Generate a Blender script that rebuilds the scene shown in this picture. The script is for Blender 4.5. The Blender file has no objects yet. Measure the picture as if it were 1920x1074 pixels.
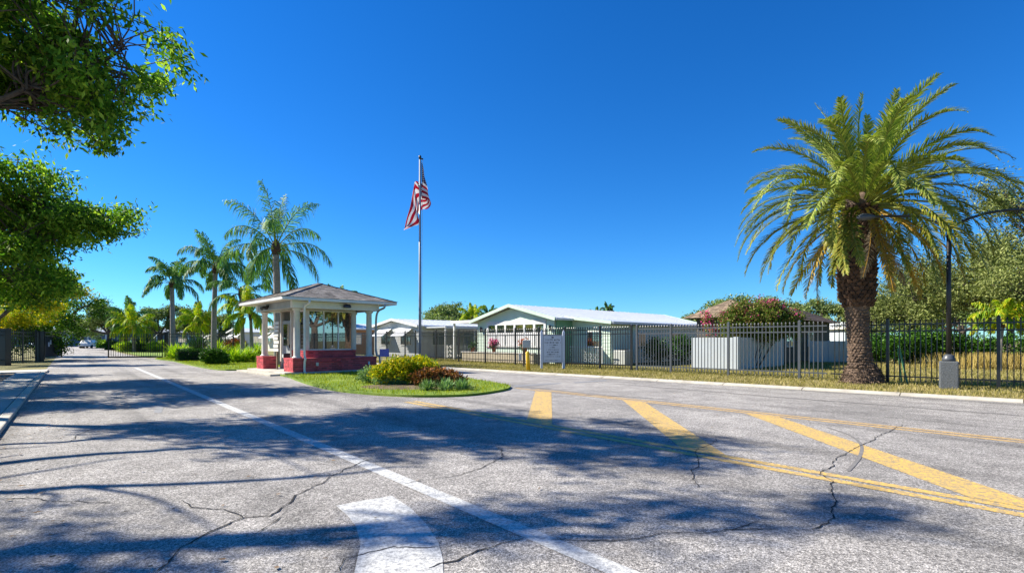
import bpy, math, random
import numpy as np
from mathutils import Vector, Matrix

scene = bpy.context.scene
col = scene.collection
rad = math.radians

# ------------------------------------------------------------------ camera
cam_d = bpy.data.cameras.new('camera'); cam = bpy.data.objects.new('camera', cam_d); col.objects.link(cam)
cam.location = (0, 0, 1.4); cam.rotation_euler = (rad(90), 0, 0)
cam_d.sensor_width = 36; cam_d.lens = 18; cam_d.shift_y = 0.0526; cam_d.clip_start = 0.05; cam_d.clip_end = 3000
scene.camera = cam
# ------------------------------------------------------------------ sky, sun, exposure
SUN_DIR = Vector((-0.98, 0.2, 0)).normalized(); SUN_EL = rad(39)
to_sun = Vector((SUN_DIR.x*math.cos(SUN_EL), SUN_DIR.y*math.cos(SUN_EL), math.sin(SUN_EL)))
world = bpy.data.worlds.new('World'); scene.world = world; world.use_nodes = True
wn = world.node_tree; wn.nodes.clear()
sky = wn.nodes.new('ShaderNodeTexSky'); sky.sky_type = 'NISHITA'; sky.sun_disc = False
sky.sun_elevation = SUN_EL; sky.sun_rotation = math.atan2(SUN_DIR.x, SUN_DIR.y)
sky.altitude = 0; sky.air_density = 1.0; sky.dust_density = 0.0; sky.ozone_density = 6.0
hs = wn.nodes.new('ShaderNodeHueSaturation'); hs.inputs['Saturation'].default_value = 1.25; hs.inputs['Value'].default_value = 1.0
bg = wn.nodes.new('ShaderNodeBackground'); bg.inputs['Strength'].default_value = 0.088
wo = wn.nodes.new('ShaderNodeOutputWorld')
tint = wn.nodes.new('ShaderNodeMixRGB'); tint.blend_type = 'MULTIPLY'; tint.inputs[0].default_value = 1.0; tint.inputs[2].default_value = (.40, .73, .96, 1)
wn.links.new(sky.outputs[0], hs.inputs['Color']); wn.links.new(hs.outputs[0], tint.inputs[1]); wn.links.new(tint.outputs[0], bg.inputs[0]); wn.links.new(bg.outputs[0], wo.inputs[0])
sun_d = bpy.data.lights.new('sun', 'SUN'); sun = bpy.data.objects.new('sun', sun_d); col.objects.link(sun)
sun_d.energy = 5.0; sun_d.angle = rad(0.55); sun_d.color = (1.0, 0.93, 0.82)
sun.rotation_euler = to_sun.to_track_quat('Z', 'Y').to_euler(); sun.location = (-30, 10, 40)
scene.view_settings.view_transform = 'Standard'; scene.view_settings.look = 'None'
scene.view_settings.exposure = 1.08; scene.view_settings.gamma = 1.0
scene.cycles.max_bounces = 6; scene.cycles.transparent_max_bounces = 8

# ------------------------------------------------------------------ helpers
def C(h):
    h = h.lstrip('#'); v = [int(h[i:i+2], 16)/255 for i in (0, 2, 4)]
    return tuple((x/12.92 if x <= .04045 else ((x+.055)/1.055)**2.4) for x in v) + (1,)

def G(px, py, z=0.0):            # ground point measured in the photograph -> metres
    Z = 960*(1.4-z)/(py-638); return ((px-960)/960*Z, Z)

D = (-0.653, 0.757); N = (0.757, 0.653)      # along the entry lane, across it
def UV(u, v): return (D[0]*u+N[0]*v, D[1]*u+N[1]*v)
AX = (-0.692, 0.722); BX = (0.722, 0.692); ROT = math.atan2(.692, .722)   # axes of the hut, fence and houses

class NT:
    def __init__(s, name):
        s.m = bpy.data.materials.new(name); s.m.use_nodes = True; s.t = s.m.node_tree; s.t.nodes.clear()
        s.o = s.n('OutputMaterial')
    def n(s, typ, **kw):
        x = s.t.nodes.new('ShaderNode'+typ)
        for k, v in kw.items():
            if k in x.inputs: x.inputs[k].default_value = v
            else: setattr(x, k, v)
        return x
    def l(s, a, b): s.t.links.new(a, b)
    def mix(s, fac, a, b, mode='MIX'):
        x = s.n('MixRGB', blend_type=mode)
        for i, q in enumerate((fac, a, b)):
            if hasattr(q, 'is_linked') or isinstance(q, bpy.types.NodeSocket): s.l(q, x.inputs[i])
            else: x.inputs[i].default_value = q
        return x.outputs[0]
    def ramp(s, fac, stops):
        r = s.n('ValToRGB'); e = r.color_ramp.elements
        while len(e) < len(stops): e.new(.5)
        for q, (p, c_) in zip(e, stops): q.position = p; q.color = c_ if len(c_) == 4 else (*c_, 1)
        s.l(fac, r.inputs[0]); return r.outputs[0]
    def noise(s, scale, detail=3, rough=.55, co=None, vec='Object'):
        x = s.n('TexNoise', Scale=scale, Detail=detail, Roughness=rough)
        if co is None: co = s.pos()
        s.l(co, x.inputs['Vector']); return x.outputs['Fac']
    def pos(s):
        if not hasattr(s, '_g'): s._g = s.n('NewGeometry')
        return s._g.outputs['Position']
    def island(s):
        s.pos(); return s._g.outputs['Random Per Island']

def g3(v): return (v, v, v, 1)

def mat(name, c, rough=.6, var=.15, scale=6, bump=0, bscale=40, metal=0, island=0, dirt=None):
    t = NT(name); p = t.n('BsdfPrincipled', Roughness=rough, Metallic=metal)
    c = C(c) if isinstance(c, str) else (*c, 1) if len(c) == 3 else c
    f = t.noise(scale, 5)
    k = t.ramp(f, [(.3, g3(1-var)), (.7, g3(1+var*.6))])
    out = t.mix(1.0, c, k, 'MULTIPLY')
    if island:
        r = t.ramp(t.island(), [(0, g3(1-island)), (1, g3(1+island*.6))]); out = t.mix(1.0, out, r, 'MULTIPLY')
    if dirt:
        out = t.mix(t.ramp(t.noise(dirt[1], 6, .65), [(.5, g3(0)), (.75, g3(dirt[2]))]), out, C(dirt[0]))
    t.l(out, p.inputs['Base Color'])
    if bump:
        b = t.n('Bump', Strength=bump, Distance=.02); t.l(t.noise(bscale, 4), b.inputs['Height']); t.l(b.outputs[0], p.inputs['Normal'])
    t.l(p.outputs[0], t.o.inputs[0]); return t.m

def leafmat(name, cols, rough=.5, trans=.3, cl=.9, spec=.1):
    t = NT(name); p = t.n('BsdfPrincipled', Roughness=rough); p.inputs['Specular IOR Level'].default_value = spec
    cs = [C(x) for x in cols]
    base = t.ramp(t.island(), [(i/(len(cs)-1), x) for i, x in enumerate(cs)])
    k = t.ramp(t.noise(cl, 2), [(.3, g3(.72)), (.7, g3(1.25))])
    out = t.mix(1.0, base, k, 'MULTIPLY'); t.l(out, p.inputs['Base Color'])
    tr = t.n('BsdfTranslucent'); t.l(t.mix(1.0, out, (1.1, 1.25, .5, 1), 'MULTIPLY'), tr.inputs[0])
    m = t.n('MixShader', Fac=trans); t.l(p.outputs[0], m.inputs[1]); t.l(tr.outputs[0], m.inputs[2]); t.l(m.outputs[0], t.o.inputs[0])
    return t.m

def link(name, me, m, parent=None):
    o = bpy.data.objects.new(name, me); col.objects.link(o)
    if m is not None and len(me.materials) == 0: me.materials.append(m)
    if parent is not None: o.parent = parent
    return o

def tag(o, label=None, cat=None, group=None, kind=None):
    if label: o['label'] = label
    if cat: o['category'] = cat
    if group: o['group'] = group
    if kind: o['kind'] = kind
    return o

def thing(name, label, cat, loc=(0, 0, 0), rz=0, group=None):
    o = bpy.data.objects.new(name, None); col.objects.link(o); o.location = loc; o.rotation_euler = (0, 0, rz); o.empty_display_size = .2
    return tag(o, label, cat, group)

def copy_tree(o, parent=None):
    c = o.copy(); col.objects.link(c); c.parent = parent
    for ch in list(o.children): copy_tree(ch, c)
    return c

class MB:
    def __init__(s): s.v = []; s.f = []
    def add(s, vs, fs):
        b = len(s.v); s.v += [tuple(x) for x in vs]; s.f += [tuple(i+b for i in f) for f in fs]; return s
    def box(s, x0, x1, y0, y1, z0, z1):
        vs = [(x, y, z) for z in (z0, z1) for y in (y0, y1) for x in (x0, x1)]
        return s.add(vs, [(0, 2, 3, 1), (4, 5, 7, 6), (0, 1, 5, 4), (2, 6, 7, 3), (0, 4, 6, 2), (1, 3, 7, 5)])
    def bar(s, p, q, w, h, up=(0, 0, 1)):     # box beam from p to q
        p = Vector(p); q = Vector(q); d = (q-p).normalized(); u = Vector(up)
        if abs(d.dot(u)) > .98: u = Vector((0, 1, 0))
        r = d.cross(u).normalized(); u = r.cross(d).normalized()
        vs = [e+r*(sx*w/2)+u*(sz*h/2) for e in (p, q) for sx, sz in ((-1, -1), (1, -1), (1, 1), (-1, 1))]
        return s.add(vs, [(3, 2, 1, 0), (4, 5, 6, 7), (0, 1, 5, 4), (1, 2, 6, 5), (2, 3, 7, 6), (3, 0, 4, 7)])
    def tube(s, pts, rads, n=8, cap=True):
        pts = [Vector(p) for p in pts]; m = len(pts)
        if not isinstance(rads, (list, tuple)): rads = [rads]*m
        ref = Vector((0, 0, 1)); vs = []
        for i in range(m):
            d = (pts[min(i+1, m-1)]-pts[max(i-1, 0)]).normalized()
            rr = ref if abs(d.dot(ref)) < .95 else Vector((0, 1, 0))
            a = d.cross(rr).normalized()
            if i == 0: pa = a
            else:
                a = (pa-d*pa.dot(d)); a = a.normalized() if a.length > 1e-4 else pa; pa = a
            b = d.cross(a)
            vs += [pts[i]+(a*math.cos(2*math.pi*k/n)+b*math.sin(2*math.pi*k/n))*rads[i] for k in range(n)]
        fs = [(i*n+k, i*n+(k+1) % n, (i+1)*n+(k+1) % n, (i+1)*n+k) for i in range(m-1) for k in range(n)]
        if cap: fs += [tuple(range(n))[::-1], tuple(range((m-1)*n, m*n))]
        return s.add(vs, fs)
    def lathe(s, prof, cx=0, cy=0, n=16):
        vs = [(cx+r*math.cos(2*math.pi*k/n), cy+r*math.sin(2*math.pi*k/n), z) for r, z in prof for k in range(n)]
        m = len(prof)
        fs = [(i*n+k, i*n+(k+1) % n, (i+1)*n+(k+1) % n, (i+1)*n+k) for i in range(m-1) for k in range(n)]
        fs += [tuple(range(n))[::-1], tuple(range((m-1)*n, m*n))]
        return s.add(vs, fs)
    def prism(s, poly, z0, z1):
        n = len(poly); vs = [(x, y, z0) for x, y in poly]+[(x, y, z1) for x, y in poly]
        return s.add(vs, [tuple(range(n))[::-1], tuple(range(n, 2*n))]+[(i, (i+1) % n, n+(i+1) % n, n+i) for i in range(n)])
    def sheet(s, poly, z): return s.add([(x, y, z) for x, y in poly], [tuple(range(len(poly)))])
    def mesh(s, name, smooth=False):
        me = bpy.data.meshes.new(name); me.from_pydata(s.v, [], s.f); me.update()
        if smooth: me.polygons.foreach_set('use_smooth', [True]*len(me.polygons))
        return me
    def build(s, name, m, parent=None, smooth=False, bevel=0):
        o = link(name, s.mesh(name, smooth), m, parent)
        if bevel:
            b = o.modifiers.new('bevel', 'BEVEL'); b.width = bevel; b.segments = 2; b.limit_method = 'ANGLE'
        return o

def quads(name, V):                 # V (n,4,3) -> mesh of separate quads
    n = len(V); me = bpy.data.meshes.new(name)
    me.vertices.add(n*4); me.vertices.foreach_set('co', np.ascontiguousarray(V, dtype=np.float32).ravel())
    me.loops.add(n*4); me.loops.foreach_set('vertex_index', np.arange(n*4, dtype=np.int32))
    me.polygons.add(n); me.polygons.foreach_set('loop_start', np.arange(0, n*4, 4, dtype=np.int32))
    me.update(calc_edges=True); me.validate(); return me

def unit(a): return a/np.maximum(np.linalg.norm(a, axis=-1, keepdims=True), 1e-9)

def leaves(P, L, W, rng, dirbias=(0, 0, 0), fold=.0, jit=.35):
    n = len(P); d = unit(rng.normal(size=(n, 3))+np.array(dirbias)); s = unit(np.cross(d, rng.normal(size=(n, 3))))
    k = (1+rng.uniform(-jit, jit, (n, 1))); l = L*k; w = W*k
    V = np.empty((n, 4, 3)); V[:, 0] = P; V[:, 1] = P+d*l*.45+s*w*.5; V[:, 2] = P+d*l; V[:, 3] = P+d*l*.45-s*w*.5
    return V

def clump_points(lobes, nclump, per, sig, rng, shell=.45, zmin=None):
    lo = np.array(lobes, float); vol = lo[:, 3]*lo[:, 4]*lo[:, 5]; idx = rng.choice(len(lo), nclump, p=vol/vol.sum())
    dr = unit(rng.normal(size=(nclump, 3))); r = shell+(1-shell)*rng.uniform(size=(nclump, 1))**.6
    c = lo[idx, :3]+dr*r*lo[idx, 3:6]
    sz = sig*rng.uniform(.6, 1.4, (nclump, 1))
    P = np.repeat(c, per, 0)+np.clip(rng.normal(size=(nclump*per, 3)), -1.7, 1.7)*np.repeat(sz, per, 0)*np.array([1, 1, .6])
    if zmin is not None: P = P[P[:, 2] > zmin]; c = c[c[:, 2] > zmin]
    return P, c

def smoothpath(pts, k=6):
    pts = [Vector(p) for p in pts]; out = []
    for i in range(len(pts)-1):
        p0 = pts[max(i-1, 0)]; p1 = pts[i]; p2 = pts[i+1]; p3 = pts[min(i+2, len(pts)-1)]
        for j in range(k):
            t = j/k; out.append(.5*((2*p1)+(p2-p0)*t+(2*p0-5*p1+4*p2-p3)*t*t+(3*p1-p0-3*p2+p3)*t**3))
    return out+[pts[-1]]

# ------------------------------------------------------------------ materials
def asphalt_mat():
    t = NT('asphalt'); p = t.n('BsdfPrincipled', Roughness=.85); p.inputs['Specular IOR Level'].default_value = .3
    big = t.noise(.35, 5, .6); mid = t.noise(2.2, 5, .65); fine = t.noise(120, 2, .7); grit = t.noise(48, 3, .75)
    c = t.ramp(big, [(.3, (.235, .222, .20, 1)), (.5, (.325, .305, .275, 1)), (.72, (.41, .385, .345, 1))])
    c = t.mix(1.0, c, t.ramp(mid, [(.28, g3(.72)), (.72, g3(1.18))]), 'MULTIPLY')
    c = t.mix(1.0, c, t.ramp(grit, [(.34, g3(.42)), (.5, g3(.98)), (.66, g3(1.65))]), 'MULTIPLY')
    c = t.mix(1.0, c, t.ramp(fine, [(.36, g3(.36)), (.5, g3(.98)), (.62, g3(1.75))]), 'MULTIPLY')
    sep = t.n('Mapping'); sep.inputs['Rotation'].default_value = (0, 0, -math.atan2(N[1], N[0])); t.l(t.pos(), sep.inputs[0])
    sep2 = t.n('Mapping'); sep2.inputs['Scale'].default_value = (1.2, .06, 1); t.l(sep.outputs[0], sep2.inputs[0])
    st = t.noise(1.0, 3, .5, sep2.outputs[0])
    c = t.mix(1.0, c, t.ramp(st, [(.5, g3(1)), (.68, g3(.62))]), 'MULTIPLY')
    t.l(c, p.inputs['Base Color'])
    b = t.n('Bump', Strength=.7, Distance=.012); t.l(fine, b.inputs['Height']); t.l(b.outputs[0], p.inputs['Normal'])
    t.l(p.outputs[0], t.o.inputs[0]); return t.m

def paint_mat(name, c, worn):
    t = NT(name); p = t.n('BsdfPrincipled', Roughness=.7)
    f = t.noise(34, 6, .78); f2 = t.noise(60, 3, .7)
    a = t.mix(t.ramp(f, [(.5-worn*.15, g3(0)), (.72-worn*.25, g3(.8))]), C(c), g3(.17))
    a = t.mix(t.ramp(f2, [(.55, g3(0)), (.72, g3(.7))]), a, g3(.16))
    t.l(a, p.inputs['Base Color'])
    b = t.n('Bump', Strength=.5, Distance=.01); t.l(f2, b.inputs['Height']); t.l(b.outputs[0], p.inputs['Normal'])
    t.l(p.outputs[0], t.o.inputs[0]); return t.m

def turf_mat(name, a, b_, c_, sc=.5):
    t = NT(name); p = t.n('BsdfPrincipled', Roughness=.9)
    k = t.ramp(t.noise(sc, 6, .65), [(.3, C(a)), (.5, C(b_)), (.72, C(c_))])
    k = t.mix(1.0, k, t.ramp(t.noise(40, 3, .7), [(.3, g3(.55)), (.7, g3(1.35))]), 'MULTIPLY')
    t.l(k, p.inputs['Base Color'])
    b = t.n('Bump', Strength=.8, Distance=.03); t.l(t.noise(60, 3), b.inputs['Height']); t.l(b.outputs[0], p.inputs['Normal'])
    t.l(p.outputs[0], t.o.inputs[0]); return t.m

def glass_mat(name, tint=(.02, .03, .035, 1), trans=.35):
    t = NT(name); g = t.n('BsdfGlossy', Roughness=.015); tr = t.n('BsdfTransparent'); tr.inputs[0].default_value = (.62, .7, .7, 1)
    di = t.n('BsdfPrincipled', Roughness=.2); di.inputs['Base Color'].default_value = tint
    m1 = t.n('MixShader', Fac=1-trans); t.l(tr.outputs[0], m1.inputs[1]); t.l(di.outputs[0], m1.inputs[2])
    fr = t.n('Fresnel', IOR=1.9); mx = t.n('Math', operation='ADD', use_clamp=True); mx.inputs[1].default_value = .3; t.l(fr.outputs[0], mx.inputs[0])
    m2 = t.n('MixShader'); t.l(mx.outputs[0], m2.inputs[0]); t.l(m1.outputs[0], m2.inputs[1]); t.l(g.outputs[0], m2.inputs[2])
    t.l(m2.outputs[0], t.o.inputs[0]); return t.m

M = dict(
    asphalt=asphalt_mat(),
    white_paint=paint_mat('white_road_paint', '#cfcfc9', .45), faded_paint=paint_mat('faded_road_paint', '#a9aaa8', 1.1),
    yellow_paint=paint_mat('yellow_road_paint', '#e4b94e', .6), faded_yellow=paint_mat('faded_yellow_paint', '#dcb05a', .6),
    crack=mat('crack', (.012, .011, .01), .95, .2, 8), crack_seal=mat('skid', (.19, .18, .165), .8, .3, 20),
    ground=turf_mat('lawn_ground', '#5a5a26', '#79743a', '#8f8452', .35), verge=turf_mat('verge_turf', '#6d6830', '#8f8450', '#a4956a', .8),
    green_turf=turf_mat('island_turf', '#4f6a14', '#6f8a1c', '#8d9a36', .9), soil=turf_mat('mulch', '#4b3d2c', '#6a5a44', '#86755a', 3),
    concrete=mat('concrete', '#b9b5aa', .85, .22, 3, .3, 60, dirt=('#6d675c', 1.3, .6)), gutter=mat('pale_kerb_concrete', '#b8b2a3', .85, .2, 4, .3, 60, dirt=('#847d70', 1.5, .6)),
    dark_concrete=mat('aggregate', '#5c6062', .8, .45, 45, .7, 50), walk=mat('sidewalk_concrete', '#a9a79f', .85, .25, 2, .3, 60, dirt=('#615d54', 1.0, .6)),
    brick=mat('red_painted_brick', '#c4484c', .6, .2, 5, .25, 60, island=.45), mortar=mat('mortar', '#b98082', .8, .2, 8),
    cap=mat('brick_cap', '#b8454a', .6, .2, 6, .2, 40, island=.3),
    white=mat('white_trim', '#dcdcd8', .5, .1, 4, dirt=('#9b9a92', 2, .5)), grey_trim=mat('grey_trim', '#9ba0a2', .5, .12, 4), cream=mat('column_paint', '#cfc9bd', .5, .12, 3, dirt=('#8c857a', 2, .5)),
    soffit=mat('soffit', '#c3bcae', .6, .1, 4), shingle=mat('roof_shingle', '#918a82', .9, .35, 3, .4, 50, island=.5),
    thatch=mat('stone_shingle', '#8d7a63', .9, .35, 3, .4, 50, island=.45), roof_dark=mat('old_brown_roof', '#5b4c42', .9, .3, 3, .5, 30, island=.4),
    metal_roof=mat('white_metal_roof', '#c3c7c9', .35, .08, 2, dirt=('#b5b6b4', 1, .5)),
    mint=mat('mint_siding', '#cbdcc9', .5, .06, 2, dirt=('#9bb29c', 1, .3)), mint_dark=mat('mint_trim', '#c3d6c2', .5, .08, 3), porch_green=mat('porch_green', '#6d9c80', .6, .1, 3),
    pale_wall=mat('pale_grey_siding', '#c9cccb', .55, .08, 2), cream_wall=mat('cream_siding', '#d6d2c2', .55, .08, 2), tan_wall=mat('tan_brick_wall', '#b07a4d', .7, .2, 6),
    plaster=mat('white_plaster', '#b3babc', .7, .08, 1.5, dirt=('#b7b5ae', 1.2, .5)), awning=mat('white_awning', '#eceeee', .4, .05, 3),
    curtain=mat('curtain', '#d7d7d0', .8, .15, 9), planter=mat('planter_block', '#b5a98f', .8, .2, 4), blue_bldg=mat('blue_grey_wall', '#6f86a0', .6, .1, 2),
    black=mat('black_metal', (.012, .013, .015), .35, .2, 9), grey_metal=mat('grey_fence_metal', '#4a4e53', .4, .12, 6), dark_metal=mat('dark_bronze', (.02, .02, .022), .4, .2, 5),
    alu=mat('flagpole_metal', '#8d9296', .45, .1, 3, metal=.2), yellow=mat('bollard_yellow', '#e0b21c', .45, .1, 5), box_grey=mat('utility_grey', '#b8bab2', .5, .1, 4),
    wood=mat('weathered_wood', '#7c6c56', .8, .25, 8), stake=mat('green_stake', '#5f9a6c', .5, .15, 8), navy=mat('navy_plastic', (.015, .02, .06), .3, .1, 5),
    sign_white=mat('sign_face', '#c9cfda', .5, .06, 2), sign_ink=mat('sign_ink', '#232a3a', .6, .1, 5), board=mat('sign_board', '#d9d6cc', .6, .15, 9),
    glass=glass_mat('booth_glass'), win=glass_mat('window_glass', (.015, .02, .025, 1), .1), dark=mat('dark_interior', (.02, .02, .022), .8, .2, 3), inner=mat('interior_and_wall_shade', '#5b5750', .8, .2, 3),
    bark=mat('oak_bark', '#5a5048', .95, .4, 12, .9, 25), palm_bark=mat('queen_palm_trunk', '#8d857c', .9, .28, 7, .7, 20), date_bark=mat('date_palm_trunk', '#6f5c4c', .95, .35, 5, .7, 40, island=.45),
    boot=mat('old_leaf_base', '#57402f', .95, .35, 7, .6, 40, island=.5), rachis=mat('frond_stalk', '#98a04a', .5, .2, 8), rachis_y=mat('yellow_stalk', '#c49a34', .6, .2, 8),
    tyre=mat('tyre', (.015, .015, .015), .8, .1, 9), purple=mat('purple_print', '#8a7bc0', .6, .4, 20), terracotta=mat('terracotta', '#a05a38', .8, .2, 6),
)
L = dict(
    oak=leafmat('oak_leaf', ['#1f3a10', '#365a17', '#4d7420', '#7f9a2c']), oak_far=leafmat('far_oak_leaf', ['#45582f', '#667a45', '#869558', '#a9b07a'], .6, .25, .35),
    near=leafmat('near_oak_leaf', ['#3a5c1e', '#527a28', '#6f9634', '#b0c450'], .55, .52), yellowing=leafmat('yellowing_leaf', ['#4f7a1c', '#8aa022', '#c8b522', '#e0c030'], .5, .4),
    olive=leafmat('olive_oak_leaf', ['#46502a', '#66703a', '#818a4c', '#a3a766'], .6, .2, .5),
    date=leafmat('date_frond', ['#4f6630', '#71853a', '#909c48', '#b5b664'], .35, .2, .6), date_mid=leafmat('date_frond_olive', ['#5a6e2a', '#7a8434', '#96943c', '#a89e4a'], .4, .25, .6), date_old=leafmat('date_frond_old', ['#8a8036', '#b0953c', '#c09c4a', '#9a8560'], .5, .25, .6),
    date_dead=leafmat('date_frond_dead', ['#7b6c58', '#95846c', '#a8997f'], .8, .15, .6),
    queen=leafmat('queen_frond', ['#3a602e', '#547e3a', '#6e944c', '#90ad68'], .5, .3, .6), areca=leafmat('yellow_palm_frond', ['#5e8a1c', '#83a822', '#b8bf2c', '#d9b62c'], .4, .35, .6),
    croton=leafmat('croton_leaf', ['#4f7a14', '#8a9a18', '#c7b01e', '#d9c43a'], .35, .3), rust=leafmat('rust_leaf', ['#3c2a1c', '#6b4a2c', '#a5632e', '#5a5a30'], .5, .2),
    sage=leafmat('sage_leaf', ['#5c7a4a', '#7d9a62', '#9fb27e'], .6, .2), lime=leafmat('lime_blade', ['#6f9a1c', '#98b82a', '#c3c83c'], .4, .35), shrub=leafmat('shrub_leaf', ['#264816', '#39601c', '#587c2a'], .4, .18),
    cycad=leafmat('cycad_leaf', ['#1f4018', '#305822', '#4a702c'], .35, .15), hedge=leafmat('hedge_leaf', ['#1d3c14', '#2d541a', '#44691f'], .4, .2),
    bloom=leafmat('pink_bloom', ['#c0337f', '#d9468f', '#e877ae'], .6, .3), redbloom=leafmat('red_bloom', ['#a83a22', '#d05a30', '#e28a58'], .6, .3), boug=leafmat('bougainvillea_leaf', ['#39501c', '#56702a', '#7d8a3c', '#8c6c4c'], .5, .25),
    dry=leafmat('dry_grass', ['#8a7b46', '#b09a5a', '#c8b472'], .8, .2), grass=leafmat('grass_blade', ['#6d8018', '#96a026', '#b5b03e'], .6, .3, 1.5), drygrass=leafmat('verge_blade', ['#7a7830', '#a0945a', '#b9aa7c'], .7, .25, 1.2),
    vine=leafmat('vine_leaf', ['#1d4a24', '#2c6a34', '#4a8a48'], .4, .3),
)

# ------------------------------------------------------------------ ground, roads, kerbs
rng = np.random.default_rng(7); R = random.Random(11)
tag(MB().sheet([(-900, -300), (900, -300), (900, 1500), (-900, 1500)], 0).build('ground', M['ground']), kind='structure')

KD = (-0.727, 0.687); K0 = (11.3, 11.3)                     # kerb of the exit road
def KP(s, off=0): return (K0[0]+KD[0]*s+.687*off, K0[1]+KD[1]*s+.727*off)
FD = AX; F0 = (13.4, 14.1)                                  # fence line
def FP(s, off=0): return (F0[0]+FD[0]*s+BX[0]*off, F0[1]+FD[1]*s+BX[1]*off)

road = MB()
road.sheet([UV(-40, -.86), KP(-60), KP(0), KP(20), KP(46), UV(70, 14), UV(70, 9.6), UV(49, 9.6), UV(49, 4.6), UV(62, 4.2), UV(150, 4.6), UV(150, -.9)], .012)
road = tag(road.build('road', M['asphalt']), kind='structure')
def mark(name, poly, m, z=.016): return MB().sheet(poly, z).build(name, M[m], road)
def strip(u0, u1, v0, v1): return [UV(u0, v0), UV(u1, v0), UV(u1, v1), UV(u0, v1)]
mark('lane_line', strip(-20, 32, 2.42, 2.58), 'white_paint')
mark('double_yellow_line', strip(-12, 10.3, 5.67, 5.80), 'yellow_paint'); mark('double_yellow_line', strip(-12, 10.3, 5.88, 6.01), 'yellow_paint')
mark('median_line', strip(-12, 11.2, 9.75, 9.87), 'faded_yellow'); mark('median_line', strip(-12, 10.6, 9.98, 10.1), 'faded_yellow')
for u0 in (10.3, 7.35, 4.5):
    mark('median_bar', [UV(u0, 9.74), UV(u0-3.72, 6.02), UV(u0-4.34, 6.02), UV(u0-.62, 9.74)], 'yellow_paint')
def pxpoly(pts): return [G(*p) for p in pts]
mark('turn_arrow', pxpoly([(630, 951), (680, 941), (735, 932), (770, 955), (800, 986), (822, 1020), (830, 1050), (832, 1100), (660, 1100), (668, 1060), (676, 1025), (668, 990), (650, 968)]), 'white_paint')
mark('arrow_head', pxpoly([(470, 846), (530, 829), (588, 852)]), 'faded_paint')
mark('arrow_stem', pxpoly([(288, 775), (297, 758), (309, 758), (303, 775)]), 'faded_paint')
mark('arrow_head', pxpoly([(250, 724), (262, 720), (292, 721), (290, 725)]), 'faded_paint')
mark('arrow_barb', pxpoly([(105, 740), (190, 729), (196, 732), (120, 744)]), 'faded_paint')
mark('stop_bar', pxpoly([(962, 723), (1050, 718), (1053, 720), (966, 726)]), 'faded_paint')
mark('stop_bar', pxpoly([(1075, 717), (1136, 712.5), (1138, 714.5), (1078, 719)]), 'faded_paint')

def crack(pts, w, m='crack', z=.0178):
    P = [Vector(G(*p)) for p in pts]; out = []
    for i in range(len(P)-1):
        n = max(2, int((P[i+1]-P[i]).length/.045))
        for j in range(n): out.append(P[i].lerp(P[i+1], j/n))
    out.append(P[-1]); r = random.Random(int(pts[0][0]*7+pts[0][1])); dx = dy = 0
    q = []
    for p in out:
        dx = dx*.8+r.uniform(-.016, .016); dy = dy*.8+r.uniform(-.016, .016); q.append(Vector((p.x+dx, p.y+dy)))
    b = MB(); vs = []
    for i, p in enumerate(q):
        d = (q[min(i+1, len(q)-1)]-q[max(i-1, 0)]).normalized(); n = Vector((-d.y, d.x)); ww = w*r.uniform(.35, 1.1)*(.3 if i in (0, len(q)-1) else 1)/2
        vs += [(p.x+n.x*ww, p.y+n.y*ww, z), (p.x-n.x*ww, p.y-n.y*ww, z)]
    b.add(vs, [(2*i, 2*i+1, 2*i+3, 2*i+2) for i in range(len(q)-1)]); b.build('crack', M[m], road)
crack([(300, 1074), (345, 1030), (400, 1000), (455, 972), (505, 970), (560, 930), (590, 915), (650, 880), (700, 862)], .018)
crack([(455, 972), (430, 960), (400, 955), (365, 955), (343, 940)], .014)
crack([(0, 938), (60, 938), (95, 941), (180, 944), (216, 948)], .014); crack([(470, 1010), (500, 985), (520, 968)], .012)
crack([(800, 1068), (860, 1052), (890, 1035), (940, 1022), (975, 1012)], .016); crack([(635, 1074), (648, 1052), (690, 1040), (740, 1032), (830, 1030)], .012)
crack([(1030, 1013), (1090, 1018), (1190, 1015), (1240, 1005), (1310, 1003), (1370, 995), (1460, 992)], .012)
crack([(760, 910), (800, 902), (860, 893), (900, 880), (945, 858), (935, 840)], .012)
crack([(1520, 995), (1560, 975), (1567, 945), (1562, 905), (1535, 890), (1560, 870), (1605, 842), (1650, 818), (1690, 798)], .014)
crack([(1310, 915), (1300, 890), (1310, 870), (1305, 845), (1345, 825)], .012); crack([(130, 830), (150, 815), (190, 800)], .015); crack([(150, 897), (260, 880), (330, 868)], .008)
crack([(1375, 1000), (1400, 992), (1420, 980)], .012); crack([(380, 900), (450, 884), (520, 870)], .007)
crack([(1000, 733), (1087, 740), (1200, 746), (1260, 751)], .09, 'crack_seal'); crack([(1150, 720), (1300, 732), (1450, 745), (1600, 756), (1920, 781)], .07, 'crack_seal')
arc = MB(); ap = smoothpath([(*G(x, y), 0) for x, y in ((1550, 803), (1590, 816), (1614, 835), (1612, 858), (1590, 885))], 8); vs = []
for i, p in enumerate(ap):
    d = (ap[min(i+1, len(ap)-1)]-ap[max(i-1, 0)]).normalized(); vs += [(p.x-d.y*.02, p.y+d.x*.02, .0172), (p.x+d.y*.02, p.y-d.x*.02, .0172)]
arc.add(vs, [(2*i, 2*i+1, 2*i+3, 2*i+2) for i in range(len(ap)-1)]); arc.build('skid_mark', M['crack_seal'], road)

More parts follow.
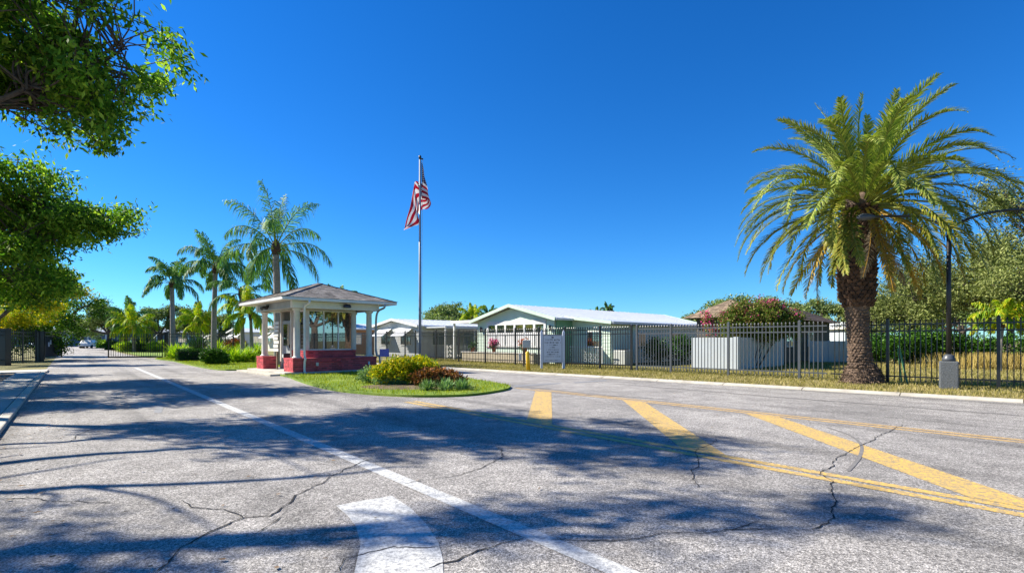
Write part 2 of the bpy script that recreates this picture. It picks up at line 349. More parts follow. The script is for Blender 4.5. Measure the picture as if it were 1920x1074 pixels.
# right kerb in segments, low and rounded
kerb = None
for i in range(-8, 22):
    s0 = i*2.2; b = MB(); p0, p1 = KP(s0+.01), KP(s0+2.19); q0, q1 = KP(s0+.01, .24), KP(s0+2.19, .24); r0, r1 = KP(s0+.01, .15), KP(s0+2.19, .15)
    b.add([(*p0, 0), (*p1, 0), (*p1, .03), (*p0, .03), (*r0, .075), (*r1, .075), (*q0, .085), (*q1, .085), (*q0, 0), (*q1, 0)],
          [(0, 1, 2, 3), (3, 2, 5, 4), (4, 5, 7, 6), (6, 7, 9, 8), (0, 3, 4, 6, 8), (1, 9, 7, 5, 2)])
    if kerb is None: kerb = tag(b.build('kerb', M['gutter']), kind='structure')
    else: b.build('kerb_stone', M['gutter'], kerb)
verge = tag(MB().sheet([KP(-20, .22), KP(50, .22), FP(47, .1), FP(-22, .1)], .06).build('verge', M['verge']), kind='structure')

# left walk with joints, soil beyond
walk = None
for i in range(0, 17):
    u0 = i*1.6+2; b = MB(); j = R.uniform(0, .008)
    b.prism(strip(u0+.006, u0+1.594, -1.68, -.95), 0, .075+j)
    if walk is None: walk = tag(b.build('sidewalk', M['walk'], bevel=.008), kind='structure')
    else: b.build('slab', M['walk'], walk, bevel=.008)
    MB().prism(strip(u0+.004, u0+1.596, -.94, -.78), 0, .085).build('kerb_stone', M['gutter'], walk, bevel=.02)
tag(MB().sheet(strip(-20, 31, -12, -1.7), .03).build('soil', M['soil']), kind='structure')
tag(MB().prism(strip(29.5, 31.5, -4.5, -.75), .002, .09).build('driveway_apron', M['concrete'], bevel=.02), kind='structure')
tag(MB().prism(strip(22.5, 23.6, -6, -1.72), .002, .07).build('path', M['concrete'], bevel=.02), kind='structure')
tag(MB().sheet(strip(51, 95, 4.7, 9.4), .03).build('planting_bed', M['green_turf']), kind='structure')

# island (lawn, then a kerb-less edge)
isl_pts = [UV(10.9, 9.25), UV(10.6, 8.6), UV(10.35, 7.6), UV(10.7, 6.7), UV(11.6, 6.0), UV(13.5, 5.5), UV(16, 5.6), UV(18.6, 5.95), UV(20.6, 6.2), UV(25.3, 6.2), UV(27, 5.2), UV(33, 5.0), UV(40, 5.1), UV(46.8, 5.0), UV(46.8, 9.6), UV(30, 10.8), UV(22, 10.9), UV(15.5, 10.7), UV(13, 10.3), UV(11.6, 9.9)]
sm = smoothpath([(*p, 0) for p in isl_pts+[isl_pts[0]]], 4)[:-1]; isl = [(p.x, p.y) for p in sm]
tag(MB().prism(isl, .002, .07).build('traffic_island', M['green_turf']), kind='structure')

def in_poly(P, poly):
    x, y = P[:, 0], P[:, 1]; c = np.zeros(len(P), bool); n = len(poly); j = n-1
    for i in range(n):
        xi, yi = poly[i]; xj, yj = poly[j]
        c ^= ((yi > y) != (yj > y)) & (x < (xj-xi)*(y-yi)/(yj-yi+1e-12)+xi); j = i
    return c
def grass(name, label, poly, z, n, h, m, excl=None):
    a = np.array(poly); lo, hi = a.min(0), a.max(0); P = rng.uniform(lo, hi, (n, 2)); P = P[in_poly(P, poly)]
    if excl is not None: P = P[~in_poly(P, excl)]
    for q in range(60):
        cq = rng.uniform(lo, hi); rq = rng.uniform(.12, .5); P = P[~((((P-cq)**2).sum(1) < rq*rq) & (rng.uniform(size=len(P)) < .7))]
    k = len(P); an = rng.uniform(0, 2*np.pi, k); hh = h*rng.uniform(.5, 1.4, k); w = h*.16
    V = np.zeros((k, 4, 3)); ex = np.stack([np.cos(an), np.sin(an)], 1)*w; le = rng.normal(size=(k, 2))*h*.35
    V[:, 0, :2] = P-ex; V[:, 1, :2] = P+ex; V[:, 2, :2] = P+le+ex*.3; V[:, 3, :2] = P+le-ex*.3
    V[:, :2, 2] = z-.01; V[:, 2:, 2] = (z+hh)[:, None]
    return tag(link(name, quads(name, V), L[m]), label, 'grass', kind='stuff')
hutc = (-8.6, 20.1)
def HL(x, y): return (hutc[0]+BX[0]*x+AX[0]*y, hutc[1]+BX[1]*x+AX[1]*y)
hut_poly = [HL(-.4, -.1), HL(3.8, -.1), HL(3.8, 4.5), HL(-.4, 4.5)]
grass('grass', 'short bright green grass on the traffic island', isl, .07, 150000, .055, 'grass', hut_poly)
vp = [KP(-6, .23), KP(30, .23), FP(30, 2.2), FP(-8, 2.2)]
grass('grass', 'short dry grass on the verge along the fence', vp, .06, 260000, .06, 'drygrass')
grass('grass', 'thin grass on the lawn behind the fence', [FP(-6, 2.2), FP(12, 2.2), FP(14, 20), FP(-10, 24)], .0, 120000, .08, 'drygrass')

# ------------------------------------------------------------------ guard booth
hut = thing('guard_booth', 'open guard booth with red brick base, glazed cabin and hipped shingle roof', 'guard booth', (*hutc, .07), ROT)
def bricks(x0, x1, y0, y1, z0, z1, parent, name='brick_wall'):
    wall = MB().box(x0+.012, x1-.012, y0+.012, y1-.012, z0, z1-.01).build(name, M['mortar'], parent)
    b = MB(); ch = .076; n = int(round((z1-z0-.05)/ch)); ch = (z1-z0-.05)/n
    def face(ax, fixed, a0, a1, out):
        for k in range(n):
            zz0, zz1 = z0+k*ch+.005, z0+(k+1)*ch-.005; x = a0-(.105 if k % 2 else 0)
            while x < a1-.01:
                s0, s1 = max(x+.005, a0), min(x+.205, a1); x += .21
                if s1-s0 < .02: continue
                d = out*R.uniform(-.002, .003)
                if ax == 'y': b.box(s0, s1, min(fixed, fixed-out*.03)+d, max(fixed, fixed-out*.03)+d, zz0, zz1)
                else: b.box(min(fixed, fixed-out*.03)+d, max(fixed, fixed-out*.03)+d, s0, s1, zz0, zz1)
    face('y', y0, x0, x1, -1); face('y', y1, x0, x1, 1); face('x', x0, y0+.032, y1-.032, -1); face('x', x1, y0+.032, y1-.032, 1)
    tag(b.build('brick_facing', M['brick'], wall), kind='stuff')
    c = MB()
    if x1-x0 >= y1-y0:
        x = x0-.015
        while x < x1: c.box(x+.004, min(x+.11, x1+.015)-.004, y0-.02, y1+.02, z1-.05, z1+.012); x += .11
    else:
        y = y0-.015
        while y < y1: c.box(x0-.02, x1+.02, y+.004, min(y+.11, y1+.015)-.004, z1-.05, z1+.012); y += .11
    tag(c.build('brick_cap', M['cap'], wall), kind='stuff')
    return wall
MB().box(-.35, 3.85, -.08, 4.45, -.06, .075).build('floor_slab', M['concrete'], hut, bevel=.01)
MB().box(-.75, -.36, .3, 4.6, -.065, .012).build('kerb_step', M['gutter'], hut, bevel=.01)
bricks(0, 3.63, 0, .42, .075, .61, hut, 'bench_wall'); bricks(0, .58, .425, .97, .075, .61, hut, 'pier'); bricks(0, .58, 3.42, 4.3, .075, .61, hut, 'pier')
bricks(3.05, 3.63, .425, 4.3, .075, .61, hut, 'pier'); bricks(.8, 3.0, .72, 1.0, .075, .90, hut, 'cabin_base'); bricks(.8, 1.0, 1.01, 2.3, .075, .90, hut, 'cabin_base'); bricks(2.8, 3.0, 1.01, 3.6, .075, .90, hut, 'cabin_base')
for (x, y) in ((.24, .22), (.24, 3.95), (3.38, .22), (3.38, 3.95)):
    b = MB(); b.lathe([(.19, .62), (.19, .66), (.15, .68), (.13, .72), (.125, 1.6), (.115, 2.5), (.15, 2.53), (.18, 2.57), (.18, 2.62)], x, y, 20)
    b.build('column', M['cream'], hut, True)
# beams, gutter fascia, soffit
for a in ((-.05, 3.73, -.06, .16), (-.05, 3.73, 4.02, 4.24)): MB().box(a[0], a[1], a[2], a[3], 2.62, 2.90).build('beam', M['white'], hut, bevel=.01)
for a in ((-.05, .16), (3.52, 3.73)): MB().box(a[0], a[1], .165, 4.015, 2.62, 2.90).build('beam', M['grey_trim'], hut, bevel=.01)  # side beams take a grey colour that stands for shade on them
EX0, EX1, EY0, EY1 = -.55, 4.25, -.52, 4.72; cx, cy = (EX0+EX1)/2, (EY0+EY1)/2; EZ, PZ = 2.99, 3.83
MB().box(EX0+.05, EX1-.05, EY0+.05, EY1-.05, 2.905, 2.93).build('soffit', M['soffit'], hut)
gb = MB()
for (p, q) in (((EX0, EY0), (EX1, EY0)), ((EX0, EY1), (EX1, EY1))): gb.box(p[0]-.06, q[0]+.06, p[1]-.06, p[1]+.05, 2.88, 3.0)
for x in (EX0, EX1): gb.box(x-.06, x+.05, EY0+.051, EY1-.061, 2.88, 3.0)
gb.build('gutter', M['white'], hut, bevel=.015)
roof = MB(); rg = .35
roof.add([(EX0, EY0, EZ), (EX1, EY0, EZ), (EX1, EY1, EZ), (EX0, EY1, EZ), (cx, cy-rg, PZ-.03), (cx, cy+rg, PZ-.03)], [(0, 1, 4), (1, 2, 5, 4), (2, 3, 5), (3, 0, 4, 5), (0, 3, 2, 1)])
roof = roof.build('roof', M['shingle'], hut)
def shingles(quad, parent, m, ch=.145, tw=.30):            # quad: bottom-left, bottom-right, top-right, top-left
    bl, br, tr, tl = [Vector(p) for p in quad]; nrm = (br-bl).cross(tl-bl).normalized(); H = ((tl+tr)/2-(bl+br)/2).length; n = max(1, int(H/ch)); b = MB()
    for k in range(n):
        t0, t1 = k/n, min(1, (k+1.12)/n); p0, p1 = bl.lerp(tl, t0), br.lerp(tr, t0); q0, q1 = bl.lerp(tl, t1), br.lerp(tr, t1)
        wl = (p1-p0).length; m_ = max(1, int(wl/tw+.5*(k % 2)))
        off = (R.random()*.5)/m_
        cuts = [0]+[min(1, (i+off+.3)/m_) for i in range(m_)]+[1]
        for i in range(len(cuts)-1):
            s0, s1 = cuts[i]+.006/wl, cuts[i+1]-.006/wl
            if s1-s0 < .01: continue
            th = .012+R.uniform(0, .010)
            a, b_, c_, d = p0.lerp(p1, s0), p0.lerp(p1, s1), q0.lerp(q1, s1), q0.lerp(q1, s0)
            b.add([a+nrm*th, b_+nrm*th, c_+nrm*.004, d+nrm*.004, a, b_], [(0, 1, 2, 3), (4, 5, 1, 0)])
    return tag(b.build('shingles', m, parent), kind='stuff')
A_, B_, C_, D_ = (EX0-.07, EY0-.07, EZ+.01), (EX1+.07, EY0-.07, EZ+.01), (EX1+.07, EY1+.07, EZ+.01), (EX0-.07, EY1+.07, EZ+.01); T0, T1 = (cx, cy-rg, PZ), (cx, cy+rg, PZ)
for q in ((A_, B_, T0, T0), (B_, C_, T1, T0), (C_, D_, T1, T1), (D_, A_, T0, T1)): shingles(q, roof, M['shingle'])
for e, t_ in ((A_, T0), (B_, T0), (C_, T1), (D_, T1), (T0, T1)):
    b = MB(); e, t_ = Vector(e), Vector(t_); n = int((t_-e).length/.2)
    for k in range(n): p, q = e.lerp(t_, k/n), e.lerp(t_, (k+1.15)/n); b.bar(p+Vector((0, 0, .022)), q+Vector((0, 0, .012)), .2, .016)
    tag(b.build('hip_cap', M['shingle'], roof), kind='stuff')
MB().bar((cx-.4, EY0+1.15, 3.345+.045), (EX1-1.25, EY0+1.15, 3.345+.045), .04, .03).build('roof_flashing', M['cream'], roof)
# cabin glazing
def window(x0, x1, y0, y1, z0, z1, n, axis, parent, g='glass', fr='white', fw=.06, label='window'):
    w = MB()
    if axis == 'x':
        w.box(x0, x1, y0, y1, z0, z0+fw); w.box(x0, x1, y0, y1, z1-fw, z1)
        for k in range(n+1):
            x = x0+(x1-x0-fw)*k/n; w.box(x, x+fw, y0-.002, y1+.002, z0+fw, z1-fw)
    else:
        w.box(x0, x1, y0, y1, z0, z0+fw); w.box(x0, x1, y0, y1, z1-fw, z1)
        for k in range(n+1):
            y = y0+(y1-y0-fw)*k/n; w.box(x0-.002, x1+.002, y, y+fw, z0+fw, z1-fw)
    o = w.build(label, M[fr], parent)
    for k in range(n):
        if axis == 'x':
            a = x0+(x1-x0-fw)*k/n+fw; b = x0+(x1-x0-fw)*(k+1)/n; yy = (y0+y1)/2; MB().box(a, b, yy-.005, yy+.005, z0+fw, z1-fw).build('pane', M[g], o)
        else:
            a = y0+(y1-y0-fw)*k/n+fw; b = y0+(y1-y0-fw)*(k+1)/n; xx = (x0+x1)/2; MB().box(xx-.005, xx+.005, a, b, z0+fw, z1-fw).build('pane', M[g], o)
    return o
window(.92, 2.9, .78, .84, .915, 2.60, 3, 'x', hut, fw=.05); window(.83, .89, .96, 2.25, .915, 2.60, 2, 'y', hut, fw=.05); window(2.92, 2.98, .96, 3.5, .915, 2.60, 3, 'y', hut, fw=.05)
for (x, y) in ((.84, .78), (2.95, .78), (.84, 3.5), (2.95, 3.5), (.84, 2.3)): MB().box(x-.075, x+.075, y-.075, y+.075, .915 if y < 1 else .08, 2.61).build('cabin_post', M['cream'], hut, bevel=.01)
MB().box(.93, 2.86, 3.46, 3.54, .08, 2.61).build('back_wall', M['cream'], hut)
MB().box(.78, 3.0, .7, 3.58, 2.612, 2.66).build('cabin_ceiling', M['soffit'], hut)
d = MB().box(.81, .86, 2.38, 3.42, .08, 2.2).build('door', M['grey_trim'], hut, bevel=.008); MB().box(.80, .87, 2.55, 3.25, 1.1, 2.05).build('door_pane', M['win'], d); MB().box(.76, .80, 2.46, 2.5, 1.0, 1.15).build('handle', M['dark_metal'], d)
MB().box(1.05, 2.75, 1.05, 1.55, .82, .88).build('counter', M['wood'], hut); MB().box(1.3, 1.8, 1.15, 1.4, .885, 1.25).build('cabinet', M['inner'], hut)
# downspouts
b = MB(); b.tube(smoothpath([(.42, -.54, 2.9), (.42, -.54, 2.78), (.42, -.1, 2.6), (.42, -.09, 1.6), (.42, -.09, .75), (.42, -.16, .6), (.42, -.10, .45), (.42, -.09, .12), (.42, -.2, .03)], 5), .045, 10); b.build('downspout', M['white'], hut, True)
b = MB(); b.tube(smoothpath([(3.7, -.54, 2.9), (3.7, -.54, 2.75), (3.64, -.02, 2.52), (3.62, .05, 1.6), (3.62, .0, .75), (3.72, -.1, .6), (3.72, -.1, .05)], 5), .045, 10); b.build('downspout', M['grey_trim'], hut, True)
# flood lights and pipes
def flood(x, y, z, ax):
    b = MB(); b.box(x-.05, x+.05, y-.05, y+.05, z-.06, z+.06); o = b.build('flood_light', M['dark_metal'], hut)
    for s in (-1, 1):
        dx, dy = (s*.14, -.1) if ax == 'x' else (-.1, s*.14)
        h = MB(); h.tube([(x, y, z), (x+dx*.6, y+dy*.6, z-.01), (x+dx*.7, y+dy*.7, z-.02), (x+dx*1.4, y+dy*2.0, z-.08)], [.02, .02, .05, .085], 10); h.build('lamp_head', M['dark_metal'], o, True)
flood(-.1, 2.6, 2.78, 'y')
b = MB(); b.lathe([(.03, 2.84), (.12, 2.83), (.16, 2.77), (.16, 2.70), (.14, 2.69)], 2.15, -.22, 14); b.box(2.08, 2.22, -.2, -.06, 2.74, 2.82); b.build('dome_light', M['navy'], hut)
b = MB(); b.tube(smoothpath([(.95, -.05, .04), (.95, -.05, .42), (.97, -.05, .47), (1.0, -.05, .48), (1.85, -.05, .47), (1.95, -.05, .46), (1.97, -.05, .42), (1.97, -.05, .06)], 4), .018, 8); b.build('conduit', M['cap'], hut, True); MB().box(.90, 1.0, -.07, -.025, .30, .44).build('outlet_box', M['cream'], hut, bevel=.005)
MB().box(3.2, 3.28, -.06, -.024, .28, .42).build('outlet_box', M['white'], hut, bevel=.005)
b = MB(); b.lathe([(.12, -.02), (.135, 0), (.12, .02)], 0, 0, 18); o = b.build('wall_clock', M['white'], hut, True); o.rotation_euler = (0, rad(90), 0); o.location = (.72, 1.55, 2.17); MB().box(.70, .78, 1.5, 1.6, 2.0, 2.1).build('bracket', M['dark_metal'], hut)
# direction boards and cabinet in the opening
sp = thing('sign_boards', 'stack of small white name boards on a post in the booth opening', 'sign', (*HL(.36, 2.75), .145), ROT)
MB().bar((0, 0, 0), (0, 0, 2.05), .06, .06).build('post', M['wood'], sp)
for k in range(8):
    z = .78+k*.165; b = MB(); w = R.uniform(.23, .29); sh = R.uniform(-.05, .05)
    b.add([(x, y, zz) for x in (-.055, -.033) for y, zz in ((-w+sh, z), (w+sh, z), (w+sh+.05, z+.065), (w+sh, z+.13), (-w+sh, z+.13))], [(4, 3, 2, 1, 0), (5, 6, 7, 8, 9)]+[(i, (i+1) % 5, 5+(i+1) % 5, 5+i) for i in range(5)])
    o = b.build('board', M['board'], sp)
kb = thing('key_pad_box', 'black pedestal box standing under the white name boards', 'pedestal', (*HL(.28, 1.5), .145), ROT)
MB().tube([(0, 0, 0), (0, 0, .5)], .035, 10).build('stem', M['black'], kb); MB().box(-.13, .13, -.12, .12, .5, .72).build('housing', M['black'], kb, bevel=.02); MB().box(-.136, -.13, -.08, .08, .54, .68).build('key_panel', M['box_grey'], kb)
ps = thing('yard_sign', 'small purple and white printed sign beside the right booth column', 'sign', (*HL(3.95, -.15), .07), ROT)
MB().box(-.25, .2, -.01, .01, .62, .95).build('panel', M['purple'], ps); MB().bar((-.15, 0, 0), (-.15, 0, .62), .02, .02).bar((.1, 0, 0), (.1, 0, .62), .02, .02).build('legs', M['white'], ps)

# ------------------------------------------------------------------ flagpole and flag
FPX, FPY = (787.5-960)/960*26, 26.0
fp = thing('flagpole', 'tall tapered silver flagpole standing behind the yellow croton', 'flagpole', (FPX, FPY, .07))
MB().tube([(0, 0, 0), (0, 0, 3), (0, 0, 10.5)], [.075, .07, .045], 14).build('pole', M['alu'], fp, True)
MB().lathe([(.02, 10.5), (.05, 10.53), (.075, 10.6), (.075, 10.64), (.05, 10.70), (.01, 10.73)], 0, 0, 12).build('finial', M['dark_metal'], fp, True)
MB().lathe([(.22, 0), (.22, .05), (.13, .1), (.09, .16)], 0, 0, 16).build('base_collar', M['alu'], fp, True)
b = MB(); b.box(.04, .16, -.03, .03, 10.5, 10.56); b.build('pulley', M['dark_metal'], fp); MB().tube([(.13, .02, 10.5), (.1, .02, 5), (.1, .02, 1.3)], .008, 5).build('halyard', M['cream'], fp)
def flagmat():
    t = NT('flag_cloth'); p = t.n('BsdfPrincipled', Roughness=.8); u = t.n('UVMap'); s = t.n('SeparateXYZ'); t.l(u.outputs[0], s.inputs[0])
    m = t.n('Math', operation='MULTIPLY'); m.inputs[1].default_value = 6.5; t.l(s.outputs[1], m.inputs[0]); f = t.n('Math', operation='FRACT'); t.l(m.outputs[0], f.inputs[0])
    g = t.n('Math', operation='LESS_THAN'); g.inputs[1].default_value = .5; t.l(f.outputs[0], g.inputs[0])
    c = t.mix(g.outputs[0], C('#e4dfdc'), C('#b3142c'))
    a = t.n('Math', operation='LESS_THAN'); a.inputs[1].default_value = .4; t.l(s.outputs[0], a.inputs[0])
    b = t.n('Math', operation='LESS_THAN'); b.inputs[1].default_value = 7/13; t.l(s.outputs[1], b.inputs[0])
    ab = t.n('Math', operation='MULTIPLY'); t.l(a.outputs[0], ab.inputs[0]); t.l(b.outputs[0], ab.inputs[1])
    mp = t.n('Mapping'); mp.inputs['Scale'].default_value = (27.5, 17, 1); t.l(u.outputs[0], mp.inputs[0])
    fr = t.n('VectorMath', operation='FRACTION'); t.l(mp.outputs[0], fr.inputs[0]); di = t.n('VectorMath', operation='DISTANCE'); t.l(fr.outputs[0], di.inputs[0]); di.inputs[1].default_value = (.5, .5, 0)
    st = t.n('Math', operation='LESS_THAN'); st.inputs[1].default_value = .17; t.l(di.outputs['Value'], st.inputs[0])
    can = t.mix(st.outputs[0], C('#141b46'), C('#d8d8dc')); c = t.mix(ab.outputs[0], c, can); t.l(c, p.inputs['Base Color'])
    tr = t.n('BsdfTranslucent'); t.l(c, tr.inputs[0]); mx = t.n('MixShader', Fac=.35); t.l(p.outputs[0], mx.inputs[1]); t.l(tr.outputs[0], mx.inputs[2]); t.l(mx.outputs[0], t.o.inputs[0]); return t.m
def flag():
    sc = 26/960
    def P(px, py, dy): return Vector(((px-787.5)*sc, dy, (638-py)*sc+1.33-.0))
    top = smoothpath([P(790, 302, -.02), P(794, 322, .12), P(790, 340, .3), P(780, 338, .12), P(776, 352, -.1), P(770, 378, .1), P(764, 405, .0), P(757, 430, .1)], 6)
    bot = smoothpath([P(791, 372, -.02), P(806, 376, .15), P(800, 388, .35), P(789, 392, .2), P(784, 402, -.05), P(786, 418, .1), P(776, 424, -.02), P(757, 431, .1)], 6)
    n = len(top); m = 26; vs = []; uv = []
    for i in range(n):
        for j in range(m+1):
            v = j/m; p = top[i].lerp(bot[i], v); p.y += .07*math.sin(i*.5+v*3.0)*min(1, i/5); p.x += .02*math.sin(v*9+i*.6)*min(1, i/5); vs.append(p); gg = min(1, max(0, (i/(n-1)-.3)/.2)); uv.append((i/(n-1), v*(1-gg)+(.3+.42*v)*gg))
    fs = [(i*(m+1)+j, i*(m+1)+j+1, (i+1)*(m+1)+j+1, (i+1)*(m+1)+j) for i in range(n-1) for j in range(m)]
    b = MB(); b.add(vs, fs); me = b.mesh('flag', True); ul = me.uv_layers.new(name='UVMap')
    for p in me.polygons:
        for li in p.loop_indices: ul.data[li].uv = uv[me.loops[li].vertex_index]
    o = link('flag', me, flagmat()); o.location = (FPX, FPY, .07)
    tag(o, 'stars and stripes flag hanging limp from the silver flagpole', 'flag')
flag()

# ------------------------------------------------------------------ fences
def picket_mesh():
    b = MB(); w = .0125; b.box(-w, w, -w, w, .13, 1.93)
    b.add([(-w, -w, 1.93), (w, -w, 1.93), (w, w, 1.93), (-w, w, 1.93), (-w*1.9, -w*1.9, 1.96), (w*1.9, -w*1.9, 1.96), (w*1.9, w*1.9, 1.96), (-w*1.9, w*1.9, 1.96), (0, 0, 2.02)],
          [(0, 1, 5, 4), (1, 2, 6, 5), (2, 3, 7, 6), (3, 0, 4, 7), (4, 5, 8), (5, 6, 8), (6, 7, 8), (7, 4, 8)])
    return b.mesh('picket')
PK = {m: picket_mesh() for m in ('black', 'grey_metal')}
for k in PK: PK[k].materials.append(M[k])
def fence(label, p0, p1, posts, m='black', sp=.13, endpost=True, h=1.0, name='metal_fence', gap=None):
    p0, p1 = Vector(p0), Vector(p1); Lg = (p1-p0).length; a = math.atan2(p1.y-p0.y, p1.x-p0.x)
    t = thing(name, label, 'fence', (p0.x, p0.y, .03), a)
    ps = [x for x in posts if 0 <= x <= Lg+.01]
    for x in ps:
        b = MB(); b.box(x-.04, x+.04, -.04, .04, -.1, 2.03*h); b.add([(x-.045, -.045, 2.03*h), (x+.045, -.045, 2.03*h), (x+.045, .045, 2.03*h), (x-.045, .045, 2.03*h), (x, 0, 2.08*h)], [(0, 1, 4), (1, 2, 4), (2, 3, 4), (3, 0, 4), (3, 2, 1, 0)]); b.build('post', M[m], t)
    seg = sorted(set([0]+ps+[Lg]))
    for s0, s1 in zip(seg[:-1], seg[1:]):
        if s1-s0 < .2: continue
        for z in (.27, 1.66, 1.86): MB().box(s0+.04, s1-.04, -.018, .018, (z-.02)*h, (z+.02)*h).build('rail', M[m], t)
        n = int(round((s1-s0-.08)/sp))
        for k in range(1, n):
            o = link('picket', PK[m], None, t); o.location = (s0+.04+(s1-s0-.08)*k/n, 0, 0); o.scale = (1, 1, h)
    return t
fence('black picket fence at the right edge, behind the lamp post base', FP(4.1), FP(-7.5), [1.6, 4.1, 6.55, 9.0, 11.45])
fence('grey picket fence section in front of the white walled yard', FP(11.47), FP(4.12), [0, 1.62, 4.01, 6.47], 'grey_metal')
fence('black picket fence in front of the mint green house', FP(47), FP(11.6), [47-s for s in (45.2, 42.7, 40.2, 37.7, 35.2, 32.7, 30.2, 28.9, 26.5, 24.1, 21.6, 19.1, 17.35, 15.6, 13.45, 11.75)], 'black', .14)
fence('far black picket fence behind the palm bed, right of the gate', UV(47.6, 10.3), UV(47.4, 5.75), [0, 2.2, 4.5], 'black')

def gate(label, p0, p1, sp=.15, base=.03):
    p0, p1 = Vector(p0), Vector(p1); Lg = (p1-p0).length; t = thing('gate', label, 'gate', (*p0, base), math.atan2(p1.y-p0.y, p1.x-p0.x))
    b = MB(); b.box(0, Lg, -.03, .03, .06, .16); b.build('bottom_rail', M['black'], t); MB().box(.05, Lg-.05, -.022, .022, 1.64, 1.68).build('rail', M['black'], t); MB().box(.05, Lg-.05, -.022, .022, 1.40, 1.44).build('rail', M['black'], t)
    for x in (.0, Lg-.06): MB().box(x, x+.06, -.032, .032, .161, 1.85).build('stile', M['black'], t)
    n = int((Lg-.1)/sp)
    for k in range(1, n): o = link('picket', PK['black'], None, t); o.location = (.05+(Lg-.1)*k/n, 0, .06); o.scale = (1, 1, .9)
    return t
gate('black metal drive gate leaf standing beside the yellow plants', UV(47.1, 5.35), (-30.3, 38.4))
def gatepost(label, p, h=2.0, w=.2):
    t = thing('gate_post', label, 'post', (*p, 0)); MB().box(-w/2, w/2, -w/2, w/2, 0, h).build('shaft', M['black'], t, bevel=.01); MB().box(-w/2-.02, w/2+.02, -w/2-.02, w/2+.02, h+.002, h+.06).build('cap', M['black'], t, bevel=.01)
gatepost('black gate post at the hinge of the right gate leaf', UV(47.25, 5.6))
gatepost('black gate post beside the left gate with the stickers', UV(45.7, -1.5), 1.95, .28); gatepost('black gate post nearest the left edge, by the dark hedge', UV(40.1, -2.75), 2.0, .35)
# left gate with solid panel
lg = thing('gate', 'black panelled gate with white stickers beside the entry lane', 'gate', (*UV(45.9, -1.3), .03), math.atan2(D[1], D[0])+rad(-12))
MB().box(0, 3.9, -.02, .02, .25, 1.62).build('panel', M['dark'], lg)
for z in (.1, 1.65, 1.86): MB().box(0, 3.9, -.035, .035, z, z+.07).build('rail', M['black'], lg)
for x in (-.05, 3.9): MB().box(x, x+.07, -.036, .036, .1, 1.95).build('stile', M['black'], lg)
for x, z in ((.7, .95), (1.1, 1.1)): MB().box(x, x+.3, -.03, -.021, z, z+.3).build('sticker', M['sign_white'], lg)
fence('dark picket fence at the far left below the tree', UV(45.5, -1.7), UV(36.6, -3.7), [0, 2.3, 4.6, 6.9, 9.1], 'black', .32)

# ------------------------------------------------------------------ houses
def siding_wall(x0, x1, y0, y1, z0, zs, parent, m, faces='xXyY', name='wall', lap=.2):
    # box wall with lapped boards; zs = (eave height at y0, at y1, ridge height at mid or None) -> gables on the x faces
    ze, zr = zs; b = MB(); ym = (y0+y1)/2
    if zr is None: b.box(x0, x1, y0, y1, z0, ze)
    else:
        b.add([(x, y, z) for x in (x0, x1) for y, z in ((y0, z0), (y1, z0), (y1, ze), (ym, zr), (y0, ze))], [(0, 4, 3, 2, 1), (5, 6, 7, 8, 9)]+[(i, (i+1) % 5, 5+(i+1) % 5, 5+i) for i in range(5)])
    w = b.build(name, M[m], parent); s = MB(); n = int((max(ze, zr or 0)-z0)/lap)
    def lapq(a0, a1, zb, zt, fixed, ax, out):
        A = fixed+out*.018; Bq = fixed+out*.003
        if ax == 'x': vs = [(A, a0, zb), (A, a1, zb), (Bq, a1, zt), (Bq, a0, zt), (fixed, a0, zb), (fixed, a1, zb)]
        else: vs = [(a0, A, zb), (a1, A, zb), (a1, Bq, zt), (a0, Bq, zt), (a0, fixed, zb), (a1, fixed, zb)]
        s.add(vs, [(0, 1, 2, 3), (0, 4, 5, 1)])
    for k in range(n):
        zb = z0+k*lap; zt = zb+lap
        if zt <= ze+.001:
            lapq(x0, x1, zb, zt, y0, 'y', -1)
        w0, w1 = y0, y1
        if zr and zt > ze:
            f = min(1, max(0, (zt-ze)/(zr-ze))); w0, w1 = y0+(ym-y0)*f, y1-(y1-ym)*f
        elif zt > ze+.001: continue
        if w1-w0 > .05: lapq(w0, w1, zb, zt, x0, 'x', -1)
    tag(s.build('siding', M[m], w), kind='stuff'); return w

def gable_roof(x0, x1, y0, y1, ze, zr, parent, m, ov=.35, th=.1, fascia='white', ribs=True):
    ym = (y0+y1)/2; sl = (zr-ze)/(ym-y0); Y0, Y1 = y0-ov, y1+ov; Z0 = ze-sl*ov; b = MB(); X0, X1 = x0-ov, x1+ov
    pr = [(Y0, Z0), (ym, zr), (Y1, Z0), (Y1, Z0+th), (ym, zr+th), (Y0, Z0+th)]
    b.add([(x, y, z+.01) for x in (X0, X1) for y, z in pr], [(0, 5, 4, 1), (1, 4, 3, 2), (6, 7, 10, 11), (7, 8, 9, 10), (0, 1, 7, 6), (1, 2, 8, 7), (3, 4, 10, 9), (4, 5, 11, 10), (2, 3, 9, 8), (5, 0, 6, 11)])
    r = b.build('roof', M[m], parent)
    f = MB()
    for (ya, za, yb, zb) in ((Y0, Z0, ym, zr), (Y1, Z0, ym, zr)):
        for X in (X0-.03, X1+.03): MB().bar((X, ya, za+th*.35), (X, yb, zb+th*.35), .05, .2).build('barge_board', M[fascia], r)
    g = MB(); g.box(X0, X1, Y0-.1, Y0-.005, Z0-.02, Z0+.1); g.box(X0, X1, Y1+.005, Y1+.1, Z0-.02, Z0+.1); g.build('gutter', M['white'], r)
    if ribs:
        q = MB(); k = int((X1-X0)/.6)
        for i in range(1, k):
            x = X0+(X1-X0)*i/k
            for ya in (Y0, Y1): q.bar((x, ya, Z0+th+.02), (x, ym, zr+th+.01), .03, .03)
        q.build('roof_ribs', M[m], r)
    return r

